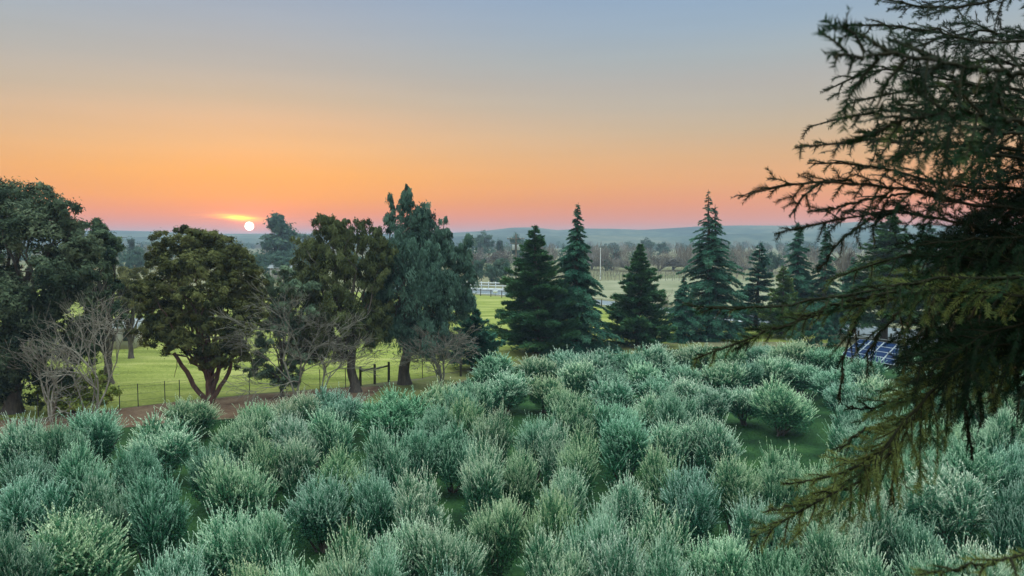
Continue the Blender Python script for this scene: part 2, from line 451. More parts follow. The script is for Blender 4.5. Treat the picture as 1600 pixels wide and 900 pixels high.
hills('far_hills', 1080, 400, [(-500, 364), (100, 361), (170, 360), (240, 362), (330, 366), (480, 366), (560, 366), (700, 365), (760, 361), (800, 356), (835, 355.5), (870, 360),
                              (905, 357.5), (960, 358), (1000, 360), (1050, 357), (1100, 354), (1160, 353), (1230, 353), (1300, 350), (1345, 347), (1400, 352), (1600, 355), (2200, 350)], 3.1, amp=1.3)
hills('near_hills', 900, 160, [(-500, 372), (160, 371), (300, 371), (500, 374), (700, 370), (760, 368), (860, 370), (960, 368), (1050, 371), (1120, 366), (1240, 364), (1400, 368), (2200, 364)], 8.4, amp=1.2)

# ------------------------------------------------------------------ generic vegetation
def rdir(n, rng):
    v = rng.normal(size=(n, 3)); return v / np.linalg.norm(v, axis=1)[:, None]

def crown_leaves(blobs, n, L, Wd, rng, hang=0.0, clump=0.55, cl_r=0.16, tone_sd=0.27, up=0.35):
    """leaves gathered in many small clumps spread over and through the given ellipsoids (x,y,z,rx,ry,rz)"""
    B0 = np.array(blobs, float)
    B = []
    for q in B0:
        if q[3] < 0.75:
            B.append(q); B.append(q * np.array([1, 1, 1, .7, .7, .8])); B.append(q * np.array([1, 1, 1, .5, .5, 1.1])); continue
        B.append(np.concatenate([q[:3], q[3:6] * 0.62]))
        for d1 in rdir(9, rng):
            if d1[2] < -0.6: d1[2] *= -1
            sc = rng.uniform(0.26, 0.46)
            B.append(np.concatenate([q[:3] + d1 * q[3:6] * rng.uniform(0.62, 0.86), q[3:6] * sc * np.array([1, 1, 0.85 + 0.7 * hang])]))
    B = np.array(B)
    vol = (B[:, 3] * B[:, 4] + B[:, 3] * B[:, 5]) ** 0.8; vol[B[:, 3] < 0.75] *= 1.3; w = vol / vol.sum()
    ncl = max(30, n // 55)
    bi = rng.choice(len(B), ncl, p=w)
    d = rdir(ncl, rng)
    d[:, 2] = np.where(rng.random(ncl) < up, np.abs(d[:, 2]), d[:, 2])
    rad = (0.52 + 0.5 * rng.random(ncl) ** 0.5) * (0.9 + 0.22 * rng.random(ncl))
    cen = B[bi, :3] + d * B[bi, 3:6] * rad[:, None]
    cr = cl_r * 1.7 * B[bi, 3:6].mean(axis=1) * (0.6 + 0.9 * rng.random(ncl))
    ctone = 0.5 + rng.normal(size=ncl) * tone_sd
    n = int(n * 1.9); L = L * 1.2; Wd = Wd * 1.4; 
    per = n // ncl
    ci = np.repeat(np.arange(ncl), per)
    m = len(ci)
    dd = rdir(m, rng)
    loose = rng.random(m) < 0.12
    rr = np.where(loose, 1.9, 1.0) * cr[ci] * (0.35 + 0.65 * rng.random(m) ** 0.4)
    P = cen[ci] + dd * rr[:, None] * np.array([1, 1, 0.8])
    P[:, 2] -= hang * rr * rng.random(m) * 2.0
    outn = dd * 0.9 + d[ci] * 0.5 + rdir(m, rng) * 0.5 + np.array([0, 0, 0.25])
    D = np.cross(outn, rdir(m, rng)); D /= np.linalg.norm(D, axis=1)[:, None]
    D[:, 2] -= hang * 1.6
    tone = np.clip(ctone[ci] + rng.normal(size=m) * 0.13, 0, 1)
    g = Geo()
    g.tris(P, D, outn, L * (0.6 + 0.8 * rng.random(m)), Wd * (0.7 + 0.6 * rng.random(m)), tone)
    return g, cen, cr

def limb_path(a, b, rng, sag=0.0, n=7, wob=0.06):
    a = np.asarray(a, float); b = np.asarray(b, float)
    t = np.linspace(0, 1, n)[:, None]
    P = a + (b - a) * t
    L = np.linalg.norm(b - a)
    off = np.cumsum(rng.normal(size=(n, 3)) * wob * L / n ** 0.5, axis=0)
    off -= off[-1] * t
    P = P + off * np.sin(t * math.pi)
    P[:, 2] += sag * np.sin(t[:, 0] * math.pi) * L
    return P

def limbs_to(base, fork, cens, r0, rng, mat, parent, nl=26, sides=7, extra_stems=None):
    g = Geo()
    base = np.asarray(base, float); fork = np.asarray(fork, float)
    P = limb_path(base, fork, rng, 0, 9, 0.05)
    g.tube(P, np.linspace(r0 * 1.15, r0 * 0.75, 9) + np.array([r0 * .5, r0 * .15] + [0] * 7), 10)
    for (b2, f2, rr) in (extra_stems or []):
        g.tube(limb_path(b2, f2, rng, 0, 9, 0.06), np.linspace(rr, rr * 0.6, 9), 8)
    idx = rng.choice(len(cens), min(nl, len(cens)), replace=False)
    for i in idx:
        tgt = cens[i]
        st = P[-1] if rng.random() < 0.7 else P[rng.integers(5, 8)]
        Q = limb_path(st, tgt, rng, 0.08, 8, 0.10)
        rr = r0 * rng.uniform(0.25, 0.5)
        g.tube(Q, np.linspace(rr, 0.015, 8), 5)
        for _ in range(2):
            j = rng.integers(3, 7)
            e = Q[j] + rdir(1, rng)[0] * rng.uniform(0.6, 1.4)
            g.tube(limb_path(Q[j], e, rng, 0, 5, 0.08), np.linspace(rr * 0.35, 0.01, 5), 4)
    put('trunk', g, mat, parent, smooth=True)
    return P

def broad_tree(name, base, Y, blobs_px, n, mat, bark, r0, fork_frac, label, cat='tree', group=None, L=0.16, Wd=0.07, hang=0.0, seed=1, stems=None,
               cl_r=0.17, ydep=0.85, color=None, nl=26, depth=None, tone_sd=0.22):
    """blobs given as picture position + radius + depth offset, turned into real ellipsoids around depth Y"""
    rng = np.random.default_rng(seed)
    b = gd(*base); b[2] = 0
    root = empty(name, b, label, cat, group)
    blobs = []
    for bl in blobs_px:
        px, py, rx = bl[:3]; ry = bl[3] if len(bl) > 3 else rx; dyy = bl[4] if len(bl) > 4 else 0.0
        c = at(px, py, b[1] + dyy) - b
        s = (b[1] + dyy) / 1155.0
        blobs.append((c[0], c[1], c[2], rx * s, rx * s * ydep, ry * s))
    g, cen, cr = crown_leaves(blobs, n, L, Wd, rng, hang, cl_r=cl_r, tone_sd=tone_sd)
    zmin = min(bb[2] - bb[5] for bb in blobs)
    cx = np.mean([bb[0] for bb in blobs])
    fork = np.array([cx * 0.15, 0, max(0.8, fork_frac)])
    st = []
    for (ang, ln, rr) in (stems or []):
        st.append(((0.1 * math.sin(ang), 0, 0), (math.sin(ang) * ln, 0.2 * ln * math.cos(ang * 3), ln * 1.1), rr))
    limbs_to((0, 0, -0.1), fork, cen, r0, rng, bark, root, nl=nl, extra_stems=st)
    cro = put('crown', g, mat, root)
    if color: cro.color = color
    return root

# --- conifers
def conifer(h, r, style, rng, sparse_top=0.12, n_br=150, per=240, L=0.24, Wd=0.075, z0=0.3, leaders=((0, 0, 1.0),)):
    """returns (trunk Geo, crown Geo) in tree space"""
    tg = Geo(); cg = Geo()
    for (lx, ly, hf) in leaders:
        H = h * hf
        hb = 0.55 * h if (lx or ly) else 0
        P = np.array([[lx * min(1, (t * (H - hb)) / (0.15 * h)) if hb else 0, ly, hb + t * (H - hb)] for t in np.linspace(0, 1, 12)])
        P[:, 0] += rng.normal(size=12) * 0.02
        tg.tube(P, np.linspace(0.03 * h * (0.5 if hb else 1), 0.012, 12), 8)
    for k_ in range(n_br):
        lead = leaders[rng.integers(len(leaders))] if len(leaders) > 1 else leaders[0]
        H = h * lead[2]
        u = (k_ + rng.random()) / n_br
        u = u ** 0.85
        if len(leaders) > 1 and u < 0.6: lead = leaders[0]; H = h
        z = z0 + u * (H - z0) * 0.985
        fr = 1 - (z - z0) / (H - z0)
        if style == 'deodar':
            prof = r * (fr ** 1.0) * (0.55 + 0.6 * rng.random() ** 1.5)
            if fr < 0.3: prof = r * fr * 0.75 * (0.4 + 1.1 * rng.random())
            rise = rng.uniform(0.02, 0.30); droop = rng.uniform(0.30, 0.55); thick = 0.16
        elif style == 'pyramid':
            prof = r * min(0.92, fr * 1.2 + 0.02) ** 0.95 * (0.6 + 0.5 * rng.random())
            rise = rng.uniform(-0.05, 0.25); droop = rng.uniform(-0.15, 0.2); thick = 0.24
        else:
            prof = r * (fr ** 0.7) * (0.7 + 0.35 * rng.random())
            rise = rng.uniform(0.1, 0.4); droop = rng.uniform(0.0, 0.35); thick = 0.2
        prof = max(prof, 0.12)
        a = rng.random() * 2 * math.pi
        prof *= 0.82 + 0.36 * (0.5 + 0.5 * mnoise.noise(Vector((math.cos(a) * 1.3 + z0, math.sin(a) * 1.3 + r, z * 1.1 + h)))) * 1.2
        ux, uy = math.cos(a), math.sin(a)
        t = np.linspace(0, 1, 6)
        bx = (lead[0] if z > 0.6 * h or lead[0] == 0 else 0) + ux * prof * t
        by = (lead[1]) + uy * prof * t
        bz = z + prof * (rise * t - droop * t * t)
        tg.tube(np.stack([bx, by, bz], 1), np.linspace(0.012 + prof * 0.012, 0.006, 6), 3, cap=False)
        dens = per * 2.1 * (prof / r) ** 1.0 + 20; 
        if fr < sparse_top: dens *= 0.25 + 0.6 * fr / sparse_top
        m = int(dens)
        s = rng.random(m) ** 0.75
        s = 0.12 + 0.88 * s
        lat = (rng.random(m) - 0.5) * 2 * prof * 0.26 * (1.15 - s) * (0.5 + rng.random(m)) * (1.3 if style != 'pyramid' else 1.5)
        cx_ = np.interp(s, t, bx) - uy * lat
        cy_ = np.interp(s, t, by) + ux * lat
        cz_ = np.interp(s, t, bz) + rng.normal(size=m) * thick * 0.35 * (prof / r) ** 0.5 - np.abs(lat) * 0.25
        Pp = np.stack([cx_, cy_, cz_], 1)
        D = np.stack([ux - uy * np.sign(lat) * 0.8 + rng.normal(size=m) * .35, uy + ux * np.sign(lat) * 0.8 + rng.normal(size=m) * .35,
                      (0.45 if style == 'pyramid' else -0.35 if style == 'deodar' else 0.1) + rng.normal(size=m) * 0.35], 1)
        N = np.stack([rng.normal(size=m) * .5 + ux * .3, rng.normal(size=m) * .5 + uy * .3, np.full(m, 1.0)], 1)
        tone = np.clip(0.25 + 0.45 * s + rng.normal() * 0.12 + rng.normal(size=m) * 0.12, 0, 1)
        cg.tris(Pp, D, N, L * (0.6 + 0.7 * rng.random(m)) * (0.7 + .3 * (prof / r)), Wd * (0.7 + 0.6 * rng.random(m)), tone)
    return tg, cg
def place_conifer(name, base, top_y, half_px, style, mat, label, seed, group=None, d=None, color=None, **kw):
    b = gd(*base); b[2] = 0
    if d: b = at(base[0], base[1], d); b[2] = 0
    Y = b[1]
    h = at(base[0], top_y, Y)[2]
    r = half_px * Y / 1155.0 * 1.25
    kw['n_br'] = int(kw.get('n_br', 150) * 1.2); kw.setdefault('L', 0.27); kw.setdefault('Wd', 0.095)
    tg, cg = conifer(h, r, style, np.random.default_rng(seed), **kw)
    root = empty(name, b, label, 'tree', group, rz=0)
    root.rotation_euler = (0.03 * math.sin(seed * 2.3), 0.03 * math.sin(seed * 1.7 + 1), 0)
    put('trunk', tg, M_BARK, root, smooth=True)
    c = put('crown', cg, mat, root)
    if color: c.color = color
    return root

# --- bare deciduous trees
def bare_geo(h, spread, rng, r0=0.09, depth=5, stems=3, kids=(3, 4), up=0.5, twigs=1.0, first=0.25):
    g = Geo(); fine = []
    def grow(p, d, L, r, lev):
        n = 5
        P = [np.array(p, float)]
        dd = np.array(d, float)
        for _ in range(n - 1):
            dd = dd + rng.normal(size=3) * 0.13 + np.array([0, 0, 0.05 * up]); dd /= np.linalg.norm(dd)
            P.append(P[-1] + dd * L / (n - 1))
        P = np.array(P)
        if lev <= 2:
            g.tube(P, np.linspace(r, r * 0.62, n), 5 if lev < 2 else 4, cap=False)
        else:
            fine.append((P, np.linspace(r, r * 0.5, n)))
        if lev >= depth: return
        kk = rng.integers(kids[0], kids[1] + 1)
        for j in range(kk):
            i = rng.integers(2, n) if j else n - 1
            ax = np.cross(dd, rdir(1, rng)[0]); ax /= np.linalg.norm(ax)
            ang = rng.uniform(0.25, 0.85)
            nd = dd * math.cos(ang) + ax * math.sin(ang)
            nd[0] *= spread; nd[1] *= spread; nd[2] += 0.12 * up
            nd /= np.linalg.norm(nd)
            grow(P[i], nd, L * rng.uniform(0.62, 0.85), r * 0.6, lev + 1)
    for s in range(stems):
        a = rng.random() * 6.28
        tl = rng.uniform(0.1, 0.45) if stems > 1 else 0.05
        grow((0, 0, 0), (math.cos(a) * tl, math.sin(a) * tl, 1), h * first * rng.uniform(0.9, 1.2), r0 * (1.0 if stems == 1 else rng.uniform(0.6, 1)), 0)
    if fine:
        g.tubes(np.array([f[0] for f in fine]), np.maximum(np.array([f[1] for f in fine]), 0.008), 3)
    zz = max(v[:, 2].max() for v in g.v)
    for i in range(len(g.v)): g.v[i] = g.v[i] * (h / zz)
    return g
def bare_tree(name, base, top_y, label, seed, mat=None, group=None, d=None, cat='bare tree', sx=1.0, **kw):
    b = gd(*base); b[2] = 0
    if d: b = at(base[0], base[1], d); b[2] = 0
    h = at(base[0], top_y, b[1])[2]
    g = bare_geo(h, kw.pop('spread', 1.2), np.random.default_rng(seed), **kw)
    o = put(name, g, mat or M_TWIG, None, smooth=True, loc=b)
    o.scale = (sx, sx, 1)
    return tag(o, label, cat, group)

# ------------------------------------------------------------------ olive bushes
def olive_variant(seed, n_shoot, n_fill, leaf=0.062, wide=0.0165, kper=13):
    """unit bush: about 2 wide, crown top near z = 2.0; many upright leafy shoots over a dense body"""
    rng = np.random.default_rng(seed)
    nl = rng.integers(8, 12)
    lobes = [(0, 0, 0.82, 0.64, 0.64, 0.56)]
    for i in range(nl):
        a = i / nl * 6.28 + rng.uniform(-0.4, 0.4)
        rr = rng.uniform(0.28, 0.70)
        s = rng.uniform(0.22, 0.40)
        lobes.append((math.cos(a) * rr, math.sin(a) * rr, rng.uniform(0.80, 1.50) - 0.35 * rr, s, s, s * rng.uniform(1.1, 1.7)))
    B = np.array(lobes)
    w = B[:, 3] ** 2; w /= w.sum()
    g = Geo()
    # shoots
    m = n_shoot
    bi = rng.choice(len(B), m, p=w)
    d = rdir(m, rng)
    d[:, 2] = np.where(rng.random(m) < 0.80, np.abs(d[:, 2]), d[:, 2])
    P0 = B[bi, :3] + d * B[bi, 3:6] * (0.72 + 0.2 * rng.random(m))[:, None]
    upw = 0.55 + 0.5 * rng.random(m)
    D = d * np.array([0.75, 0.75, 0.45]) + np.stack([rng.normal(size=m) * .16, rng.normal(size=m) * .16, upw], 1)
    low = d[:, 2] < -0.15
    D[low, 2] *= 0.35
    D /= np.linalg.norm(D, axis=1)[:, None]
    Ls = 0.22 + 0.20 * rng.random(m) + np.where(rng.random(m) < 0.22, 0.26, 0.0) * (d[:, 2] > 0.2)
    Ls = np.where(low, Ls * 0.8, Ls)
    bend = np.stack([rng.normal(size=m) * .12, rng.normal(size=m) * .12, -0.06 + 0.1 * rng.normal(size=m)], 1)
    ts = np.linspace(0, 1, 5)
    P = P0[:, None] + D[:, None] * (ts[None, :, None] * Ls[:, None, None]) + bend[:, None] * (ts ** 2)[None, :, None] * Ls[:, None, None]
    g.tubes(P[:, ::2], np.linspace(0.006, 0.0025, 3)[None, :] * np.ones((m, 1)), 3, 0.55)
    stone = np.clip(0.64 + rng.normal(size=m) * 0.10, 0, 1) - np.where(low, 0.28, 0.0)  # low shoots toned down to paint shade on the lower bush
    K = kper
    tt = (np.arange(K) + 0.5) / K
    for side in range(2):
        t = np.clip(tt[None, :] + rng.normal(size=(m, K)) * 0.02, 0, 1)
        base = P0[:, None] + D[:, None] * (t * Ls[:, None])[..., None] + bend[:, None] * (t ** 2 * Ls[:, None])[..., None]
        ph = (np.arange(K) * 1.57)[None, :] + rng.random((m, 1)) * 6.28 + side * math.pi + rng.normal(size=(m, K)) * 0.3
        A = np.cross(D, np.array([0.2, 0.1, 1.0])); A /= np.linalg.norm(A, axis=1)[:, None] + 1e-9
        Bv = np.cross(D, A)
        rad = np.cos(ph)[..., None] * A[:, None] + np.sin(ph)[..., None] * Bv[:, None]
        spread = (0.75 - 0.45 * t)[..., None]
        LD = D[:, None] + rad * spread
        N = rad - D[:, None] * 0.4 + rng.normal(size=(m, K, 3)) * 0.25
        LL = leaf * (0.75 + 0.5 * rng.random((m, K))) * (1.0 - 0.45 * t ** 3)
        tn = np.clip(stone[:, None] + 0.66 * (t - 0.5) + rng.normal(size=(m, K)) * 0.05, 0, 1)  # pale young tips; darker bases paint shade on the bush sides
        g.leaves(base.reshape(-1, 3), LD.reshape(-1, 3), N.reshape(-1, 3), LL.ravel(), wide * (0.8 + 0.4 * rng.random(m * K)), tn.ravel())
    # inner, older leaves; dark tone also paints the shade inside the bush
    m = n_fill
    bi = rng.choice(len(B), m, p=w)
    d = rdir(m, rng)
    P1 = B[bi, :3] + d * B[bi, 3:6] * (0.55 + 0.45 * rng.random(m) ** 0.6)[:, None]
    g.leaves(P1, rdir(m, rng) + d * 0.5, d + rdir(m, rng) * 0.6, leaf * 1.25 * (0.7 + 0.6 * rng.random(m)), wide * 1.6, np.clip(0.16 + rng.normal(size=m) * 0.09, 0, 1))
    # stems
    sg = Geo()
    for i in range(7):
        bb = B[i % len(B)]
        Q = limb_path((rng.normal() * 0.06, rng.normal() * 0.06, -0.05), bb[:3] + rng.normal(size=3) * 0.12, rng, 0, 6, 0.08)
        sg.tube(Q, np.linspace(0.045, 0.015, 6), 6)
    return g.mesh('foliage'), sg.mesh('stems', True)
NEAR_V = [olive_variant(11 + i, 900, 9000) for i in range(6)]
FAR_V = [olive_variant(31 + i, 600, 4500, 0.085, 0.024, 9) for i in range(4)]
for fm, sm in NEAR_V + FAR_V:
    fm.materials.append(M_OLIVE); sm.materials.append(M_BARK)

TONE = [((0.90, 1.03, 0.99), 'blue-green'), ((1.06, 1.05, 0.90), 'yellowish green'), ((0.72, 0.86, 0.80), 'dark green'), ((1.22, 1.20, 1.15), 'pale silvery')]
# rows from the back of the orchard to the front: (centre x, top y, width, tone)
OLV = [
 # back row along the conifers
 [(715, 600, 75, 0), (775, 553, 100, 0), (838, 556, 80, 1), (885, 548, 80, 0), (935, 544, 80, 0), (985, 546, 70, 2), (1025, 538, 75, 3), (1085, 534, 90, 1), (1140, 536, 70, 1), (1190, 536, 70, 0), (1238, 532, 80, 1), (1290, 540, 70, 0), (1345, 558, 80, 0), (1440, 570, 80, 0), (1500, 572, 80, 0), (1570, 580, 80, 0)],
 [(850, 586, 75, 1), (900, 562, 80, 3), (955, 572, 80, 2), (1005, 565, 75, 3), (1065, 568, 75, 0), (1128, 560, 90, 1), (1170, 562, 60, 2), (1205, 556, 80, 3), (1252, 562, 80, 0), (1300, 572, 80, 0), (1372, 588, 85, 3), (1460, 600, 90, 0), (1545, 606, 90, 1)],
 [(295, 618, 100, 1), (400, 630, 80, 1), (455, 612, 90, 1), (520, 610, 95, 0), (618, 614, 125, 0), (690, 600, 80, 1), (742, 588, 70, 0), (792, 582, 118, 3), (875, 602, 60, 1), (955, 590, 95, 0), (1030, 585, 80, 0), (1075, 590, 80, 3), (1110, 604, 80, 0), (1165, 600, 85, 3), (1320, 596, 80, 0)],
 [(145, 640, 110, 0), (30, 648, 95, 3), (250, 655, 130, 3), (375, 648, 90, 1), (455, 640, 90, 3), (512, 642, 90, 3), (682, 628, 80, 0), (728, 622, 85, 1), (772, 640, 75, 1), (896, 616, 90, 1), (960, 622, 85, 0), (1010, 616, 85, 3), (1056, 612, 80, 0), (1222, 596, 125, 3), (1348, 620, 90, 0), (1400, 640, 90, 0), (1478, 640, 95, 3), (1562, 638, 90, 3)],
 [(85, 664, 90, 2), (215, 690, 90, 2), (328, 690, 90, 2), (418, 684, 80, 1), (462, 684, 75, 3), (600, 672, 90, 0), (652, 672, 80, 0), (706, 664, 95, 0), (838, 645, 90, 0), (868, 666, 80, 3), (905, 676, 90, 1), (975, 650, 110, 0), (1050, 650, 105, 3), (1110, 642, 100, 3), (1340, 660, 100, 0), (1430, 686, 80, 0), (1590, 690, 90, 0)],
 [(40, 702, 100, 2), (125, 694, 95, 0), (370, 706, 125, 1), (532, 704, 90, 1), (500, 738, 120, 0), (755, 690, 95, 3), (812, 698, 85, 1), (885, 726, 80, 3), (1034, 704, 80, 1), (1150, 716, 110, 1), (1222, 708, 95, 1), (1296, 714, 110, 1), (1410, 716, 90, 0), (1505, 694, 130, 0)],
 [(50, 745, 120, 0), (165, 752, 100, 2), (242, 742, 120, 2), (585, 728, 95, 0), (652, 742, 105, 3), (1084, 734, 110, 0), (1478, 736, 170, 3), (1590, 756, 110, 2)],
 [(865, 766, 105, 1), (775, 768, 105, 1), (972, 746, 110, 3), (925, 790, 90, 0), (1030, 800, 95, 3), (1190, 770, 110, 0), (1290, 786, 120, 1), (1364, 768, 110, 3)],
 [(115, 796, 205, 1), (356, 792, 145, 3), (10, 830, 110, 2), (405, 800, 60, 0), (540, 832, 100, 1), (618, 812, 85, 3), (695, 806, 140, 1), (1300, 826, 130, 0), (1430, 800, 110, 2), (1565, 850, 150, 3)],
 [(265, 862, 140, 0), (455, 866, 110, 3), (580, 868, 110, 0), (865, 836, 110, 3), (965, 834, 115, 3), (1118, 826, 130, 3), (1050, 850, 90, 0), (1345, 860, 130, 3), (1460, 862, 120, 0), (380, 890, 100, 1), (690, 892, 110, 0), (1225, 862, 90, 2)],
]
ORD = ['first', 'second', 'third', 'fourth', 'fifth', 'sixth', 'seventh', 'eighth', 'ninth', 'tenth', 'eleventh', 'twelfth', 'thirteenth', 'fourteenth', 'fifteenth', 'sixteenth', 'seventeenth', 'eighteenth']
ROWN = ['row farthest back, below the conifers', 'second row from the back', 'third row from the back', 'fourth row from the back', 'fifth row from the back', 'middle row of the orchard',
        'fourth row from the front', 'third row from the front', 'second row from the front', 'frontmost row']
rg = np.random.default_rng(5)
for ri, row in enumerate(OLV):
    row = sorted(row)
    for ci, (px, py, wpx, tn) in enumerate(row):
        h = rg.uniform(2.35, 2.85) if ri > 2 else rg.uniform(2.0, 2.5)
        top = gd(px, py, h)
        wm = wpx * top[1] / 1155.0
        s = np.clip(wm / 2.22, 0.78, 1.45)
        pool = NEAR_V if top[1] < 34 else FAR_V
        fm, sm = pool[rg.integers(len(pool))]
        lab = f"{TONE[tn][1]} olive bush, {ORD[ci]} from the left in the {ROWN[ri]}"
        o = empty('olive_bush', (top[0], top[1], 0), lab, 'olive bush', 'olive bushes of the orchard', rz=rg.uniform(0, 6.28))
        sz = h / 2.0
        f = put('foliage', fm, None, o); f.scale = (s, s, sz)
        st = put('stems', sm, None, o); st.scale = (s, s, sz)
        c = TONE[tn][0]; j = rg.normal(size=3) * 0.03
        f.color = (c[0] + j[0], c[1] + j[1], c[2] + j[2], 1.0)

# loose grass on the orchard floor and the verge (nobody could count it)
def grass(name, x0, x1, y0, y1, n, mat, L, seed, keep=None):
    rng = np.random.default_rng(seed)
    P = np.stack([rng.uniform(x0, x1, n), y0 + (y1 - y0) * rng.random(n) ** 1.2, np.full(n, 0.0)], 1)
    if keep is not None: P = P[keep(P)]
    m = len(P)
    D = np.stack([rng.normal(size=m) * .35, rng.normal(size=m) * .35, np.ones(m)], 1)
    g = Geo(); g.tris(P, D, rdir(m, rng), L * (0.5 + rng.random(m)), L * 0.12, np.clip(0.5 + rng.normal(size=m) * .25, 0, 1))
    return tag(put(name, g, mat), kind='stuff')
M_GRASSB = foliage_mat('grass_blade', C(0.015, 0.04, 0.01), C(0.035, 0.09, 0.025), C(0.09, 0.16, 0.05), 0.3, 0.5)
M_GRASSP = foliage_mat('pasture_blade', C(0.11, 0.14, 0.02), C(0.22, 0.25, 0.05), C(0.38, 0.36, 0.11), 0.3, 0.3)
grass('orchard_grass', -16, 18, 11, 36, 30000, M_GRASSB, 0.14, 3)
grass('pasture_grass', -40, 14, 41, 66, 35000, M_GRASSP, 0.10, 4, keep=lambda P: P[:, 1] > 42.5 + (P[:, 0] + 24) * 0.33)

# ------------------------------------------------------------------ the broadleaf trees on the left
broad_tree('evergreen_tree', (20, 645), 38, [(5, 350, 88, 72), (75, 372, 66, 62, -0.5), (118, 395, 45, 50, 0.5), (75, 455, 72, 62, -1.0), (0, 480, 80, 80, -1), (115, 480, 52, 55, 0), (55, 540, 70, 66, -0.5),
            (-40, 590, 80, 70, 0), (40, 600, 70, 52, 0), (-90, 430, 100, 110, 1), (140, 540, 42, 42, 0.5)], 76000, M_EUC, M_BARK, 0.42, 2.2,
           'huge dark billowing evergreen tree filling the left edge above the olives', seed=2, L=0.15, Wd=0.075, cl_r=0.20)
broad_tree('evergreen_tree', (170, 600), 48, [(150, 375, 34, 30), (172, 405, 27, 40, 0), (150, 430, 40, 45, -.5), (160, 490, 42, 45, 0.5)], 15000, M_EUC, M_BARK, 0.26, 2.0,
           'smaller dark round-topped evergreen tree standing just right of the huge billowing one', seed=3, L=0.17, Wd=0.08, color=(0.85, 0.95, 0.9, 1))
broad_tree('bronze_leaved_tree', (205, 560), 60, [(190, 440, 32, 22), (222, 430, 22, 14, 1), (165, 455, 35, 25), (205, 470, 40, 22, 0)], 9000, M_WARM, M_BARK, 0.18, 1.6,
           'low bronze-brown tree seen in the gap between the two big dark trees', seed=4, L=0.18, Wd=0.08)
broad_tree('round_tree', (328, 630), 41, [(275, 395, 48, 42), (335, 402, 55, 38, 0.4), (250, 450, 46, 52), (310, 450, 64, 60, -1), (375, 440, 42, 55, 0.3), (255, 520, 52, 48), (322, 525, 66, 50, -1), (372, 500, 40, 60),
            (340, 560, 50, 30, -0.5), (238, 490, 36, 40, 0.5), (395, 470, 24, 50, .5)], 62000, M_WARM, M_BARK_RED, 0.17, 1.7,
           'round dense bronze-green tree with several twisted reddish trunks leaning apart', seed=5, L=0.13, Wd=0.065, tone_sd=0.26,
           stems=[(-0.75, 2.6, 0.16), (-0.25, 2.4, 0.18), (0.25, 2.4, 0.16), (0.6, 2.5, 0.14), (0.05, 2.2, 0.17)], nl=34, color=(0.86, 0.92, 0.74, 1))
broad_tree('yellow_green_shrub', (115, 645), 37, [(100, 610, 36, 26), (138, 600, 30, 26, 0.4), (80, 625, 30, 20, 0), (125, 630, 40, 18, -.3), (165, 615, 20, 18, 0)], 9000, M_YEL, M_BARK, 0.07, 0.5,
           'yellow-green shrub at the foot of the huge tree on the left', 'shrub', seed=6, L=0.12, Wd=0.06, nl=14)
bare_tree('bare_tree', (143, 640), 432, 'pale leafless forked tree in front of the huge dark tree on the left', 7, M_BARETWIG, d=35.5, stems=4, r0=0.09, depth=4, kids=(3, 3), spread=1.2, first=0.34, sx=0.72)
bare_tree('bare_tree', (80, 640), 505, 'smaller leafless tree leaning among the dark leaves at the far left', 8, M_BARETWIG, d=36, stems=3, r0=0.05, depth=4, spread=1.3)
broad_tree('scraggly_tree', (440, 620), 44, [(425, 470, 30, 40), (430, 540, 36, 40), (405, 580, 28, 26), (445, 590, 40, 22), (470, 570, 30, 25), (470, 480, 40, 40), (455, 440, 34, 30), (440, 520, 40, 40)], 16000, M_GREY, M_BARK, 0.09, 1.0,
           'thin scraggly grey-green tree between the round tree and the leaning trunk', seed=9, L=0.14, Wd=0.05, color=(1.25, 1.2, 1.05, 1), nl=24)
bare_tree('bare_tree', (462, 622), 418, 'tall pale leafless tree spreading in front of the bronze-crowned tree', 10, M_TWIG, d=40.3, stems=2, r0=0.085, depth=5, kids=(3, 4), spread=1.5)
bare_tree('bare_tree', (500, 612), 480, 'low leafless tree just left of the leaning grey trunk', 12, M_TWIG, d=41.5, stems=3, r0=0.05, depth=5, kids=(3, 3), spread=1.6)
broad_tree('bronze_crowned_tree', (556, 612), 45, [(515, 362, 34, 26), (480, 400, 32, 32), (550, 372, 42, 34, .6), (518, 420, 46, 40, -.5), (560, 440, 40, 44), (470, 450, 40, 36), (530, 480, 60, 42, -.6), (500, 520, 48, 34), (560, 520, 42, 34), (590, 400, 30, 40, .6), (475, 535, 40, 36, 0), (510, 548, 40, 24, -.4), (592, 500, 32, 34, .3), (445, 480, 30, 36, .4)],
           50000, M_WARM, M_BARK, 0.27, 2.6, 'drooping bronze-green tree with a slightly leaning grey trunk left of the post brace', hang=0.7, seed=13, L=0.17, Wd=0.05, color=(0.85, 1.0, 0.95, 1), nl=40)
broad_tree('tall_weeping_tree', (632, 600), 47, [(637, 306, 13, 18), (630, 325, 12, 16), (611, 322, 8, 22, .5), (608, 345, 12, 14, .4), (664, 330, 13, 18), (646, 345, 26, 14), (668, 350, 16, 16), (693, 348, 6, 16), (694, 366, 14, 12), (650, 366, 36, 14), (690, 395, 38, 36), (635, 400, 48, 46, -.6), (600, 430, 34, 44), (712, 430, 32, 40, .5), (660, 460, 60, 44, -.8),
            (610, 490, 42, 40), (700, 480, 36, 40), (650, 520, 58, 34, -.4), (590, 460, 26, 40, 0), (722, 400, 22, 30, .8), (600, 515, 30, 26, 0), (684, 532, 40, 30, -.3), (726, 470, 24, 40, .5), (578, 500, 26, 36, .4)], 74000, M_GREY, M_BARK, 0.33, 3.2,
           'tallest grey-green weeping tree in the middle with a ragged many-peaked top', hang=0.9, seed=14, L=0.18, Wd=0.05, nl=50, color=(0.75, 0.92, 0.95, 1))
